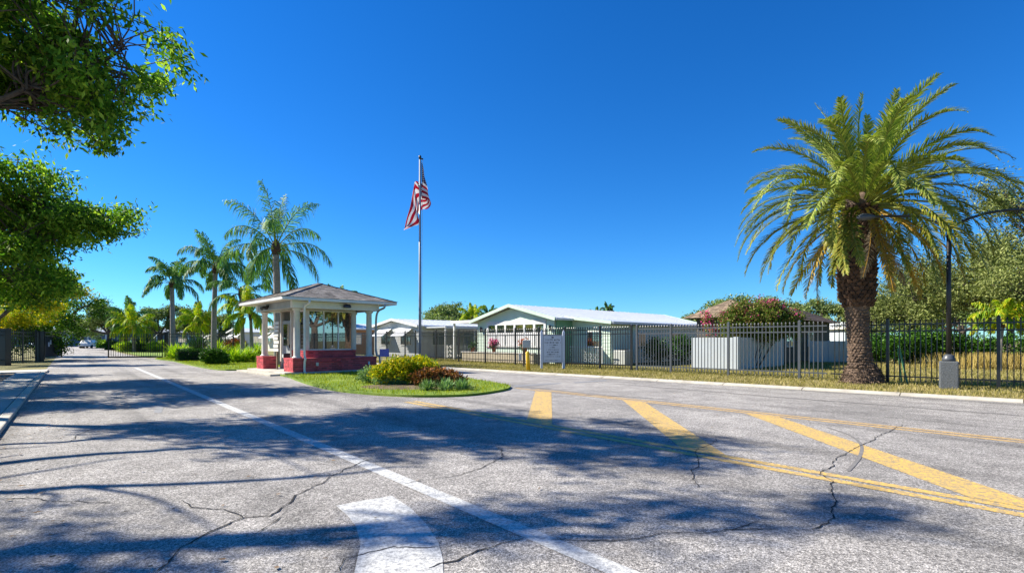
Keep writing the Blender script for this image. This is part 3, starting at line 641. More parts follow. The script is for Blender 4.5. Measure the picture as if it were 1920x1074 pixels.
def home_window(axis, fixed, a0, a1, z0, z1, parent, out=-1, n=1, fr='white', g='win'):
    if axis == 'x': return window(fixed+out*.05 if out < 0 else fixed, fixed if out < 0 else fixed+.05, a0, a1, z0, z1, n, 'y', parent, g, fr, .06)
    return window(a0, a1, fixed+out*.05 if out < 0 else fixed, fixed if out < 0 else fixed+.05, z0, z1, n, 'x', parent, g, fr, .06)

# mint green house
mh = thing('house', 'mint green single storey house with white metal roof behind the black fence', 'house', (2.5, 30, 0), ROT)
siding_wall(0, 18, 0, 7, .05, (2.66, 3.5), mh, 'mint')
gable_roof(0, 18, 0, 7, 2.7, 3.56, mh, 'metal_roof', .4, .1, 'mint_dark')
w = window(-.07, -.02, .65, 6.0, 1.72, 2.55, 6, 'y', mh, 'win', 'white', .17); MB().box(-.075, -.02, .6, 6.05, 2.56, 2.64).build('lintel', M['white'], w)
for k in range(6):
    y = .65+(5.35-.06)*k/6+.12; MB().box(-.05, -.02, y-.08, y+.74, 1.05, 1.715).build('lower_panel', M['white'], w, bevel=.01)
MB().box(-.10, -.02, .55, 6.1, .97, 1.04).build('window_sill', M['white'], w)
for y in (.28, 6.55):
    o = MB().box(-.12, -.03, y-.06, y+.06, 2.05, 2.1).lathe([(.02, 2.32), (.07, 2.28), (.085, 2.2), (.06, 2.02), (.03, 1.97)], -.12, y, 8).build('wall_lantern', M['dark_metal'], mh)
# lean-to addition on the right, set back, with a porch recess
siding_wall(1.5, 13, -2.9, -.05, .05, (2.3, None), mh, 'mint', name='addition_wall')
b = MB(); b.add([(x, y, z+dz) for x in (1.15, 13.3) for (y, z) in ((-3.2, 2.33), (0.2, 2.72)) for dz in (0, .1)], [(0, 1, 3, 2), (4, 6, 7, 5), (0, 4, 5, 1), (2, 3, 7, 6), (0, 2, 6, 4), (1, 5, 7, 3)])
ar = b.build('addition_roof', M['metal_roof'], mh); MB().box(1.15, 13.3, -3.3, -3.205, 2.32, 2.46).build('gutter', M['white'], ar); MB().bar((1.12, -3.2, 2.40), (1.12, .2, 2.79), .05, .17).build('barge_board', M['mint_dark'], ar)
MB().add([(1.49, -2.88, 2.29), (1.49, -.06, 2.29), (1.49, -.06, 2.68), (1.49, -2.88, 2.36)], [(0, 3, 2, 1)]).build('fascia_panel', M['mint'], mh)
MB().box(.05, 1.48, -.12, -.06, .1, 2.64).build('porch_panel', M['porch_green'], mh)
home_window('x', 1.478, -2.2, -1.2, 1.0, 1.95, mh); home_window('y', -2.92, 4.2, 5.1, 1.0, 1.9, mh); home_window('y', -2.92, 8.2, 9.4, 1.0, 1.9, mh)
b = MB()
for k in range(7):
    y = -2.75+k*.34; b.box(.89, .92, y, y+.03, .1, 1.0)
    for j in range(3): b.tube([(.905, y+.18+.1*math.cos(q), .28+j*.27+.1*math.sin(q)) for q in np.linspace(0, 6.28, 10)], .014, 4, False)
b.box(.88, .93, -2.8, -.4, 1.0, 1.05); b.build('porch_railing', M['white'], mh)
b = MB(); b.box(1.4, 2.2, -3.9, -3.15, .05, .85); o = b.build('condenser_unit', M['box_grey'], mh, bevel=.03); MB().lathe([(.3, .86), (.3, .9), (.05, .91)], 1.8, -3.5, 14).build('fan_grille', M['dark_metal'], o)
# carport on the left
b = MB(); b.box(-.2, 12, 7.42, 9.75, 2.62, 2.76); b.build('carport_roof', M['metal_roof'], mh); 
for x in (-.05, 4, 8): MB().box(x-.06, x+.06, 9.5, 9.62, .02, 2.62).build('carport_post', M['white'], mh)
MB().box(-.26, -.2, 7.42, 9.75, 2.6, 2.8).build('carport_fascia', M['white'], mh)
pl = thing('planter_wall', 'low tan block planter wall in front of the mint house windows', 'planter', (2.5, 30, 0), ROT)
MB().box(-1.7, -1.5, .1, 6.6, 0, .62).box(-1.495, -.35, .1, .3, 0, .62).box(-1.495, -.35, 6.4, 6.6, 0, .62).build('block_wall', M['planter'], pl, bevel=.01)
MB().box(-1.74, -1.46, .06, 6.64, .622, .68).build('coping', M['cream'], pl, bevel=.01); MB().box(-1.495, -.35, .31, 6.39, 0, .5).build('soil_fill', M['soil'], pl)

def foliage(name, lobes, nclump, per, sig, Lf, Wf, m, parent, seed, bias=(0, 0, .3), shell=.45, zmin=None, sub=0):
    r = np.random.default_rng(seed)
    if sub:
        out = []
        for l in lobes:
            l = np.array(l, float)
            for k in range(sub): d = unit(r.normal(size=3)); f = r.uniform(.34, .55); out.append((*(l[:3]+d*l[3:6]*r.uniform(.55, .85)), *(l[3:6]*f)))
        lobes = out
    P, c = clump_points(lobes, nclump, per, sig, r, shell, zmin)
    return link(name, quads(name, leaves(P, Lf, Wf, r, bias)), L[m], parent), c

def shrub(name, label, loc, lobes, m, nclump, per, sig, Lf, Wf, seed, cat='shrub', bloom=None, group=None, bias=(0, 0, .5), stems=5, shell=.5):
    t = thing(name, label, cat, (*loc, .06), 0, group); o, c = foliage('foliage', lobes, nclump, per, sig, Lf, Wf, m, t, seed, bias, shell, .0)
    b = MB(); rr = random.Random(seed)
    for k in range(stems):
        q = c[rr.randrange(len(c))]; b.tube([(q[0]*.15, q[1]*.15, -.06), (q[0]*.5, q[1]*.5, q[2]*.55), tuple(q)], [.025, .018, .008], 5)
    b.build('stem', M['bark'], t)
    if bloom:
        r = np.random.default_rng(seed+1); bm, n, z0 = bloom; cc = c[c[:, 2] > z0]; cc = cc[r.choice(len(cc), min(n, len(cc)), False)]; P = np.repeat(cc*1.04, 26, 0)+r.normal(size=(len(cc)*26, 3))*sig*.7
        link('blossom', quads('blossom', leaves(P, .07, .06, r)), L[bm], t)
    return t

def pot(label, lx, ly, bloom, z):
    wx = 2.5+BX[0]*lx+AX[0]*ly; wy = 30+BX[1]*lx+AX[1]*ly; t = thing('potted_plant', label, 'potted plant', (wx, wy, z))
    MB().lathe([(.1, 0), (.15, .24), (.17, .25), (.17, .28), (.13, .28)], 0, 0, 14).build('pot', M['terracotta'], t, True); r = np.random.default_rng(int(abs(lx*100+ly*10)))
    P = r.normal(size=(260, 3))*np.array([.13, .13, .12])+np.array([0, 0, .42]); link('foliage', quads('f', leaves(P, .12, .05, r)), L['shrub'], t)
    if bloom: P = r.normal(size=(260, 3))*np.array([.15, .15, .12])+np.array([0, 0, .58]); link('blossom', quads('f', leaves(P, .09, .07, r)), L[bloom], t)
pot('pot of pink flowers on the tan planter wall, middle of three', -1.6, 3.55, 'bloom', .685); pot('small potted green plant on the tan planter wall, nearest the carport', -1.6, 5.6, None, .685); pot('potted plant with red flowers on the tan planter wall, behind the notice sign', -1.6, .9, 'redbloom', .685)

def mobile_home(loc, label, wall, roof='metal_roof', Lx=16, W=7, ze=2.55, zr=3.1, awn=True, porch=True, seed=0, lattice=False):
    r = random.Random(seed); t = thing('house', label, 'house', (*loc, 0), ROT)
    siding_wall(0, Lx, 0, W, .05, (ze-.04, zr-.05), t, wall); gable_roof(0, Lx, 0, W, ze, zr, t, roof, .35, .09, 'white')
    for y in (1.0, 4.2):
        home_window('x', -.02, y, y+1.6, 1.0, 2.1, t, -1, 2)
        if awn:
            b = MB(); b.add([(-.03, y-.15, 2.4), (-.03, y+1.75, 2.4), (-.95, y+1.75, 1.75), (-.95, y-.15, 1.75), (-.03, y-.15, 2.36), (-.03, y+1.75, 2.36), (-.95, y+1.75, 1.71), (-.95, y-.15, 1.71)], [(0, 1, 2, 3), (7, 6, 5, 4), (3, 2, 6, 7), (0, 3, 7, 4), (1, 5, 6, 2), (0, 4, 5, 1)]); b.build('awning', M['awning'], t)
    for x in (1.2, 4.4, 8): home_window('y', -.02, x, x+1.3, 1.0, 2.1, t, -1, 2)
    if porch:
        b = MB(); b.box(.3, 11, -3.0, -.45, 2.36, 2.46); b.build('porch_roof', M['metal_roof'], t); MB().box(.3, 11, -3.06, -3.002, 2.30, 2.5).build('porch_fascia', M['white'], t)
        for x in (.4, 3.2, 6.2, 9.2): MB().box(x, x+.1, -2.95, -2.85, .02, 2.36).build('porch_post', M['white'], t)
        if lattice:
            b = MB()
            for i in range(13):
                for j in range(3):
                    x = .6+i*.42; z = .1+j*.32; b.box(x, x+.40, -2.95, -2.86, z, z+.06); b.box(x, x+.06, -2.95, -2.86, z+.061, z+.31); b.box(x+.34, x+.40, -2.95, -2.86, z+.061, z+.31); b.bar((x+.06, -2.9, z+.06), (x+.34, -2.9, z+.3), .05, .03); b.bar((x+.06, -2.91, z+.3), (x+.34, -2.91, z+.06), .05, .03)
            b.build('breeze_blocks', M['white'], t)
    return t
def shift(s, back=0): return (2.5+AX[0]*s+BX[0]*back, 30+AX[1]*s+BX[1]*back)
mobile_home(shift(14.2), 'pale grey mobile home with white awnings and breeze block porch beside the mint house', 'pale_wall', seed=1, lattice=True)
mobile_home(shift(28.5), 'tan walled mobile home partly hidden behind the guard booth', 'tan_wall', seed=2, porch=False)
mobile_home(shift(43), 'white roofed mobile home seen just left of the booth columns', 'cream_wall', seed=3, porch=False); mobile_home(shift(58), 'white roofed mobile home between the booth and the second palm', 'pale_wall', seed=4, porch=False)
mobile_home(shift(74), 'farthest white roofed mobile home, behind the second palm', 'cream_wall', seed=5, porch=False)

# house with the brown stone-shingle roof at the right
bh = thing('house', 'small house with steep brown shingle roof behind the bougainvillea', 'house', (12.2, 26.4, 0), ROT)
siding_wall(.2, 15, .2, 2.9, .05, (2.66, None), bh, 'inner')  # dark wall colour paints in the shade under the roof and dark openings
b = MB(); b.add([(-.25, -.35, 2.62), (15.3, -.35, 2.62), (15.3, 3.45, 2.62), (-.25, 3.45, 2.62), (1.5, 1.55, 3.66), (14, 1.55, 3.5)], [(0, 1, 5, 4), (1, 2, 5), (2, 3, 4, 5), (3, 0, 4), (0, 3, 2, 1)]); br = b.build('roof', M['roof_dark'], bh)
shingles(((-.3, -.42, 2.63), (15.3, -.42, 2.63), (14, 1.55, 3.52), (1.5, 1.55, 3.68)), br, M['roof_dark'], .22, .45); shingles(((-.32, 3.5, 2.63), (-.32, -.4, 2.63), (1.5, 1.55, 3.68), (1.5, 1.55, 3.68)), br, M['thatch'], .2, .3)
home_window('y', .18, 6, 7.2, 1, 2, bh); home_window('y', .18, 10, 11.2, 1, 2, bh); MB().box(3.2, 4.2, .1, .17, .06, 2.1).build('door', M['dark'], bh)
wl = thing('yard_wall', 'white plastered yard wall with a lit and a shaded side behind the grey fence', 'wall', (10.4, 23.6, 0), ROT)
MB().box(0, .15, 0, 2.25, 0, 1.53).build('wall_panel', M['plaster'], wl, bevel=.01); MB().box(.155, 6.0, 0, .15, 0, 1.53).build('wall_panel', M['plaster'], wl, bevel=.01); 
for x in (0, 2.4): MB().box(-.03 if x == 0 else x-.09, .18 if x == 0 else x+.09, -.03, .18, 0, 1.56).build('pilaster', M['plaster'], wl, bevel=.01)
pw = thing('panel_fence', 'bluish white solid panel fence just left of the date palm trunk', 'fence', (18.6, 32, 0), 0)
for k in range(4): MB().box(k*1.2, k*1.2+1.19, -.02, .02, .05, 1.36).build('panel', M['plaster'], pw)
for k in range(5): MB().box(k*1.2-.05, k*1.2+.05, -.05, -.021, 0, 1.42).build('post', M['plaster'], pw)
wh = thing('house', 'white flat roofed house seen right of the date palm trunk', 'house', (27.0, 41.5, 0), rad(4))
MB().box(0, 3.2, 0, 6, .05, 2.3).build('wall', M['plaster'], wh); MB().box(-.3, 3.4, -.4, 6.2, 2.3, 2.5).build('roof', M['cream'], wh, bevel=.02); MB().box(-.3, 3.3, -.38, 6.1, 2.505, 2.9).build('parapet', M['metal_roof'], wh)
home_window('y', -.01, .4, 1.0, .9, 1.9, wh); home_window('y', -.01, 1.5, 2.5, .9, 1.9, wh); MB().box(3.3, 5.2, .6, 5, .05, 1.8).build('side_wing', M['plaster'], wh); home_window('y', .59, 3.6, 4.2, .9, 1.6, wh)

# far building at the end of the drive
fb = thing('clubhouse', 'blue grey building with white columns at the end of the drive', 'building', (-96, 118, 0), rad(36))
MB().box(-14, 22, 0, 8, 0, 3.2).build('wall', M['blue_bldg'], fb); b = MB(); b.add([(-15, -3, 3.3), (23, -3, 3.3), (23, 9, 3.3), (-15, 9, 3.3), (-11, 3, 4.4), (19, 3, 4.4)], [(0, 1, 5, 4), (1, 2, 5), (2, 3, 4, 5), (3, 0, 4), (0, 3, 2, 1)]); b.build('roof', M['grey_trim'], fb)
for k in range(12): x = -14+k*3.2; MB().lathe([(.2, 0), (.2, .1), (.15, .12), (.15, 3.2), (.2, 3.28)], x, -2.6, 8).build('column', M['white'], fb)
for k in range(6): home_window('y', -.01, -12+k*5.6, -10+k*5.6, .9, 2.3, fb)

# parked cars far away
def car(loc, rz, label, paint):
    t = thing('parked_car', label, 'car', (*loc, 0.02), rz, 'cars parked at the end of the drive')
    pr = [(-2.2, .35), (-2.2, .75), (-2.05, .9), (-1.6, .95), (-1.0, 1.42), (.5, 1.45), (1.2, .98), (2.0, .88), (2.2, .7), (2.2, .35)]; b = MB(); n = len(pr)
    vs = [(x, y*(1 if z < 1 else .82), z) for y in (-.86, .86) for x, z in pr]; b.add(vs, [tuple(range(n)), tuple(range(n, 2*n))[::-1]]+[(i, n+i, n+(i+1) % n, (i+1) % n) for i in range(n)]); b.build('body', paint, t, bevel=.06)
    g = MB()
    for s in (-1, 1): g.add([(-1.35, s*.8, 1.02), (-.95, s*.72, 1.38), (.45, s*.72, 1.40), (.95, s*.8, 1.03)], [(0, 1, 2, 3)])
    g.build('side_glass', M['win'], t); MB().add([(1.22, -.66, 1.0), (1.22, .66, 1.0), (.62, .62, 1.4), (.62, -.62, 1.4)], [(0, 1, 2, 3)]).build('windscreen', M['win'], t)
    for x in (-1.35, 1.35):
        for y in (-.8, .8): w = MB(); w.tube([(x, y-.11, .33), (x, y+.11, .33)], .33, 14); w.build('wheel', M['tyre'], t)
    for y in (-.6, .6): MB().box(2.16, 2.23, y-.15, y+.15, .62, .76).build('headlight', M['white'], t)
car(UV(108, 6.9), rad(20), 'dark blue car parked at the end of the drive, right side', mat('car_navy', '#26324e', .25, .05)); car(UV(112, -2.6), rad(80), 'silver car parked at the far end of the drive, left side', mat('car_silver', '#b7bcc0', .25, .05)); car(UV(120, 2.6), rad(110), 'white car parked in front of the clubhouse columns', mat('car_white', '#d8dadb', .25, .05))

# ------------------------------------------------------------------ street furniture
lp = thing('lamp_post', 'black twin arm lamp post on a grey concrete block by the fence', 'street lamp', (12.07, 14.15, .05))
cb = MB().box(-.205, .205, -.2, .2, 0, .78).build('concrete_base', M['dark_concrete'], lp, bevel=.03); cb.rotation_euler = (0, 0, rad(-38)); MB().lathe([(.15, .781), (.15, .84), (.11, .93), (.07, .97)], 0, 0, 14).build('base_cover', M['grey_metal'], lp, True)
MB().tube([(0, 0, .97), (0, 0, 4.45)], [.06, .05], 12).build('pole', M['dark_metal'], lp, True); MB().lathe([(.08, 4.42), (.08, 4.5), (.02, 4.54)], 0, 0, 10).build('pole_cap', M['dark_metal'], lp)
for s, pts in ((1, [(.03, 0, 4.4), (.35, 0, 4.62), (.9, 0, 4.82), (1.5, 0, 4.93), (2.2, 0, 4.96)]), (-1, [(-.03, 0, 4.4), (-.35, 0, 4.6), (-.85, 0, 4.76), (-1.5, 0, 4.78), (-2.1, 0, 4.76)])):
    MB().tube(smoothpath(pts, 4), .036, 8).build('arm', M['dark_metal'], lp, True); e = pts[-1]
    MB().tube([(e[0]-s*.05, 0, e[2]), (e[0]+s*.1, 0, e[2]), (e[0]+s*.3, 0, e[2]-.01), (e[0]+s*.42, 0, e[2]-.02)], [.04, .09, .1, .05], 10).build('lamp_head', M['grey_metal'], lp, True)
sk = thing('sign_stake', 'green painted metal stakes leaning against the black fence', 'stake', (*G(1699, 722), .05))
MB().bar((.05, 0, -.05), (-.12, .15, 1.2), .05, .02).build('stake', M['stake'], sk); MB().bar((-.06, .1, -.05), (-.1, .2, 1.1), .045, .02).build('stake', M['stake'], sk)
sn = thing('notice_sign', 'white notice board on two posts with lines of grey lettering by the fence', 'sign', (*G(1036, 694), .05), rad(3))
for x in (-.52, .52): MB().box(x-.055, x+.055, -.055, .055, -.05, 1.72).add([(x-.055, -.055, 1.72), (x+.055, -.055, 1.72), (x+.055, .055, 1.72), (x-.055, .055, 1.72), (x, 0, 1.86)], [(0, 1, 4), (1, 2, 4), (2, 3, 4), (3, 0, 4)]).build('post', M['sign_white'], sn)
bd = MB().box(-.462, .462, -.02, .02, .32, 1.6).build('board', M['sign_white'], sn)
e = MB()
for a in ((-.44, .44, 1.57, 1.58), (-.44, .44, .34, .35), (-.44, -.43, .351, 1.569), (.43, .44, .351, 1.569)): e.box(a[0], a[1], -.024, -.0205, a[2], a[3])
e.build('border', M['sign_ink'], bd); ink = MB(); ink.lathe([(.045, 1.46), (.05, 1.49), (.03, 1.52)], 0, 0, 8); ink = MB(); ink.box(-.05, .05, -.024, -.0205, 1.46, 1.52)
rs = random.Random(4)
for z, wd, h in ((1.34, .38, .07), (1.22, .38, .06), (1.11, .24, .05), (1.0, .12, .05), (.89, .28, .05), (.78, .27, .05), (.67, .25, .05), (.58, .38, .035), (.40, .36, .035)):
    x = -wd
    while x < wd:
        cw = h*rs.uniform(.5, .9)
        if rs.random() > .14:
            ink.box(x, x+cw*.35, -.024, -.0205, z, z+h)
            if rs.random() > .3: ink.box(x+cw*.36, x+cw, -.024, -.0205, z+h*.7 if rs.random() > .5 else z, z+h if rs.random() > .5 else z+h*.72)
        x += cw*1.35
tag(ink.build('lettering', M['sign_ink'], bd), kind='stuff')
bo = thing('bollard', 'yellow bollard leaning slightly beside the meter box', 'bollard', (*G(990, 697), .05))
MB().tube([(.03, 0, -.1), (-.02, 0, .82), (-.022, 0, .86)], [.085, .085, .06], 14).build('post', M['yellow'], bo, True)
ub = thing('meter_box', 'grey meter box on a wooden post behind the yellow bollard', 'utility box', (*G(982, 690.5), .05))
MB().box(-.05, .05, -.05, .05, -.1, 1.1).build('post', M['wood'], ub); MB().box(-.06, .34, -.16, .06, .98, 1.36).build('box', M['box_grey'], ub, bevel=.015); MB().tube([(.05, 0, 1.36), (.05, 0, 2.0)], .025, 8).build('conduit', M['box_grey'], ub); MB().box(-.26, -.1, -.08, .05, .35, .7).build('small_box', M['cream'], ub, bevel=.01)
sl = thing('street_lamp', 'thin dark street lamp with small twin heads behind the palm bed', 'street lamp', (-24.5, 45, 0))
MB().tube([(0, 0, 0), (0, 0, 4.0)], [.06, .04], 8).build('pole', M['dark_metal'], sl)
for s in (-1, 1): MB().lathe([(.04, 3.95), (.16, 4.0), (.18, 4.15), (.08, 4.25)], s*.25, 0, 10).bar((0, 0, 3.9), (s*.25, 0, 4.0), .03, .03).build('lamp_head', M['cream'], sl)

# ------------------------------------------------------------------ palms
def frond_mesh(name, elev, length, nleaf, leaf, wleaf, droop, seed, style, mleaf, mrach):
    """rachis in the local XZ plane starting at the origin with elevation elev; leaflets on both sides"""
    r = np.random.default_rng(seed); n = 22; ds = length/n; p = np.zeros(3); th = elev; pts = []; tang = []
    tw = r.uniform(-.12, .12)
    for i in range(n+1):
        t = np.array([math.cos(th)*math.cos(tw*i/n), math.cos(th)*math.sin(tw*i/n), math.sin(th)]); pts.append(p.copy()); tang.append(t); p = p+t*ds
        th -= droop*(.25+1.5*(i/n))/n*max(.15, math.cos(th)*.75+.3)
        th = max(th, -1.52)
    pts = np.array(pts); tang = np.array(tang); V = []
    for i in range(n):      # rachis strip, 2 crossed quads
        w0, w1 = (.035*(1-i/n)+.006)*(length/3), (.035*(1-(i+1)/n)+.006)*(length/3); s = unit(np.cross(tang[i], [0, 0, 1.0]))if abs(tang[i][2]) < .99 else np.array([0, 1., 0]); u = np.cross(s, tang[i])
        V.append([pts[i]-s*w0, pts[i]+s*w0, pts[i+1]+s*w1, pts[i+1]-s*w1]); V.append([pts[i]-u*w0*.7, pts[i]+u*w0*.7, pts[i+1]+u*w1*.7, pts[i+1]-u*w1*.7])
    nr = len(V)
    for k in range(nleaf):
        f = (.12 if style == 'date' else .2)+(.88 if style == 'date' else .8)*(k+.5)/nleaf
        x = f*n; i = min(int(x), n-1); a = x-i; base = pts[i]*(1-a)+pts[i+1]*a; t = unit(tang[i]*(1-a)+tang[i+1]*a); s = unit(np.cross(t, [0, 0, 1.0])) if abs(t[2]) < .995 else np.array([0, 1., 0]); u = np.cross(s, t)
        ll = leaf*1.15*(math.sin(math.pi*min(1, .12+f*.83))**.6)*(1 if f < .85 else .85)
        if style == 'date': ll = leaf*min(1, .35+f*1.9)*min(1, .3+(1-f)*2.6)
        for sd in (-1, 1):
            lk = ll*r.uniform(.85, 1.12); ang = rad(r.uniform(30, 50)); lift = rad(r.uniform(5, 42) if style == 'date' else r.uniform(-55, 50))
            d = t*math.cos(ang)+(s*sd*math.cos(lift)+u*math.sin(lift))*math.sin(ang)
            d2 = unit(d+np.array([0, 0, -.25 if style == 'date' else -2.2])) ; d = unit(d+np.array([0, 0, 0 if style == 'date' else -.45])); wv = unit(np.cross(d, s*sd*.3+u))*wleaf*.5
            m_ = base+d*lk*.5; e = m_+d2*lk*.5
            V.append([base-wv*.6, base+wv*.6, m_+wv, m_-wv]); V.append([m_-wv, m_+wv, e+wv*.12, e-wv*.12])
    me = quads(name, np.array(V)); me.materials.append(L[mleaf]); me.materials.append(M[mrach])
    mi = np.zeros(len(V), np.int32); mi[:nr] = 1; me.polygons.foreach_set('material_index', mi); return me

def palm_fronds(t, top, rings, style):
    rr = random.Random(int(abs(top[0]*31+top[2]*17+len(rings))+1))
    for (elev, cnt, length, droop, ml, mr, leaf, nl, wl, rad0) in rings:
        ms = [frond_mesh('frond', rad(elev)+rr.uniform(-.08, .08), length*rr.uniform(.93, 1.05), nl, leaf, wl, droop*rr.uniform(.85, 1.15), rr.randrange(9999), style, ml, mr) for _ in range(2 if cnt < 8 else 3)]
        a0 = rr.uniform(0, 6.28)
        for k in range(cnt):
            o = link('frond', ms[k % len(ms)], None, t); az = a0+6.283*k/cnt+rr.uniform(-.28, .28); o.rotation_euler = (rr.uniform(-.3, .3), rr.uniform(-.1, .1), az); o.location = (top[0]+math.cos(az)*rad0, top[1]+math.sin(az)*rad0, top[2]+rr.uniform(-.12, .12)-(90-elev)/90*.18)

def date_palm():
    t = thing('date_palm', 'large date palm with shaggy trunk and full arching crown by the kerb', 'palm tree', (10.95, 16.0, .05))
    ax = lambda z: (-.18*math.sin(min(z, 5.5)/5.5*math.pi*.9)+.0*z, 0)
    def rd(z):
        pr = [(0, .60), (.12, .55), (.35, .46), (.6, .33), (1.2, .285), (1.9, .295), (2.3, .32), (2.5, .42), (2.9, .475), (3.6, .49), (4.3, .48), (5.0, .45), (5.8, .42)]
        for (a, b), (c, d) in zip(pr[:-1], pr[1:]):
            if a <= z <= c: return b+(d-b)*(z-a)/(c-a)
        return pr[-1][1]
    zs = [i*.14 for i in range(43)]; MB().tube([(*ax(z), z) for z in zs], [rd(z)*.95 for z in zs], 22).build('trunk', M['date_bark'], t, True)
    def scales(z0, z1, dz, n, out, mm, nm, up):
        b = MB(); z = z0; row = 0; rr = random.Random(5)
        while z < z1:
            r = rd(z); x0, y0 = ax(z)
            for k in range(n):
                a = 6.283*(k+.5*(row % 2)+rr.uniform(-.12, .12))/n; w = 6.283*r/n*.62; ca, sa = math.cos(a), math.sin(a); o = out*rr.uniform(.55, 1.4); zz = z+rr.uniform(-.02, .02); q = r*.93
                def pt(rr_, tt, h): return (x0+ca*rr_-sa*tt, y0+sa*rr_+ca*tt, h)
                b.add([pt(q, -w, zz), pt(q, w, zz), pt(q+o, w*.45, zz+dz*up), pt(q+o, -w*.45, zz+dz*up), pt(q, -w*.5, zz+dz*(up+.25)), pt(q, w*.5, zz+dz*(up+.25)), pt(q+o*.7, 0, zz+dz*.1)], [(0, 6, 3), (0, 1, 6), (1, 2, 6), (6, 2, 3), (3, 2, 5, 4), (1, 5, 2), (0, 3, 4)])
            z += dz; row += 1
        tag(b.build(nm, M[mm], t), kind='stuff')
    scales(.5, 2.42, .085, 20, .05, 'date_bark', 'leaf_scars', .7); scales(2.4, 5.5, .12, 20, .10, 'boot', 'old_leaf_bases', .9)
    r = np.random.default_rng(3); P = []; 
    n = 2600; a = r.uniform(0, 6.283, n); z = r.uniform(0, .6, n); rr_ = np.array([rd(q) for q in z])*1.0; P = np.stack([np.cos(a)*rr_, np.sin(a)*rr_, z+.02], 1)
    tag(link('root_fringe', quads('root_fringe', leaves(P, .10, .025, r, (0, 0, -.8))), M['date_bark'], t), kind='stuff')
    top = (-.02, 0, 5.75)
    # elev, count, length, droop, leaf material, stalk, leaflet length, leaflets, width, root radius
    palm_fronds(t, top, [(82, 5, 3.2, .8, 'date', 'rachis', .40, 84, .036, .06), (66, 11, 3.6, 1.25, 'date', 'rachis', .43, 90, .036, .12), (50, 16, 3.8, 1.6, 'date', 'rachis', .44, 92, .036, .2),
        (34, 17, 3.9, 1.85, 'date', 'rachis', .44, 92, .036, .28), (17, 14, 3.9, 1.9, 'date', 'rachis', .44, 92, .036, .34), (0, 14, 3.8, 1.8, 'date_mid', 'rachis', .43, 88, .036, .4), (-16, 13, 3.6, 1.7, 'date_mid', 'rachis', .42, 84, .036, .44)], 'date')
    palm_fronds(t, (top[0], top[1], top[2]-.2), [(-32, 9, 3.2, 1.5, 'date_mid', 'rachis_y', .38, 74, .034, .46), (-48, 6, 2.9, 1.4, 'date_old', 'rachis_y', .34, 62, .032, .5), (-64, 3, 2.4, 1.2, 'date_dead', 'rachis_y', .3, 52, .03, .52)], 'date')
    b = MB()
    for k in range(5): a = k*1.3; b.tube([(top[0]+math.cos(a)*.2, math.sin(a)*.2, 5.85), (top[0]+math.cos(a)*.4, math.sin(a)*.4, 6.3)], [.07, .11], 8)
    b.build('flower_spathe', M['rachis'], t)
date_palm()

def queen_palm(label, x, y, h, tr, flen, seed, rings=None, m='queen', n=16, lean=.15):
    t = thing('queen_palm', label, 'palm tree', (x, y, .04), 0, 'palms along the drive'); rr = random.Random(seed); lx = rr.uniform(-lean, lean)
    zs = np.linspace(0, h, 15); b = MB(); b.tube([(lx*(z/h)**2, 0, z) for z in zs], [tr*(1.25 if i == 0 else 1.05-.25*i/14) for i in range(15)], 14)
    for z in np.arange(.3, h, .22): b.lathe([(tr*.8, z), (tr*(1.07-.25*z/h), z+.015), (tr*.8, z+.03)], lx*(z/h)**2, 0, 12)
    b.build('trunk', M['palm_bark'], t)
    MB().tube([(lx, 0, h-.15), (lx, 0, h+.15), (lx, 0, h+.5), (lx, 0, h+.75)], [tr*.8, tr*1.25, tr*.9, tr*.3], 10).build('crown_shaft', M['boot'], t)
    top = (lx, 0, h+.35); rs = 'rachis'
    rings = rings or [(82, 2, flen*.95, .9), (66, 3, flen, 1.5), (45, 5, flen, 1.9), (20, 5, flen, 2.0), (-8, 4, flen*.9, 1.9)]
    palm_fronds(t, top, [(e, c, l, d_*1.25, m, rs, .8*flen/3.2, 56, .042*max(1, y/30), .08) for e, c, l, d_ in rings], 'queen')
    return t
queen_palm('tall palm with drooping fronds rising behind the guard booth', -12.8, 28, 6.15, .21, 3.5, 1, [(84, 2, 3.6, .7), (72, 3, 3.7, 1.3), (52, 3, 3.6, 1.8), (28, 4, 3.5, 1.9), (2, 3, 3.2, 1.9), (-25, 2, 2.9, 1.5)])
queen_palm('second tall palm left of the booth with grey trunk', -23.3, 40, 6.7, .2, 3.3, 2, [(80, 3, 3.2, 1.5), (62, 5, 3.3, 2.1), (40, 6, 3.3, 2.3), (12, 4, 3.0, 2.0)])
queen_palm('third tall palm standing just behind the gate fence', -31.8, 48, 6.4, .22, 3.2, 3, [(80, 3, 3.1, 1.6), (62, 5, 3.2, 2.2), (38, 5, 3.2, 2.3), (10, 4, 3.0, 2.0)])
queen_palm('slim young palm with lime fronds beside the left booth column', -18.3, 36, 2.9, .12, 2.4, 4, m='areca')
queen_palm('bushy yellow green palm beyond the right gate leaf', -44.3, 60, 2.7, .2, 3.1, 5, m='areca'); queen_palm('green palm directly behind the yellow green palm', -49.5, 66, 3.9, .2, 3.2, 6)
queen_palm('palm in front of the far oaks between second and third tall palms', -33.0, 54, 3.0, .2, 2.4, 7, m='areca')
queen_palm('palm with low hanging fronds between the second palm and the booth', -20.0, 38, 4.6, .16, 3.0, 14, [(70, 2, 2.8, 1.6), (40, 4, 3, 2.0), (10, 4, 2.9, 2)])
queen_palm('small palm crown showing above the booth roof ridge', -18.2, 54, 5.0, .2, 2.4, 9); queen_palm('palm showing above the pale grey home roof', -4.8, 62, 3.6, .2, 2.4, 10, m='areca'); queen_palm('palm top right of the palm above the pale grey home', -2.9, 66, 4.2, .18, 1.6, 11)
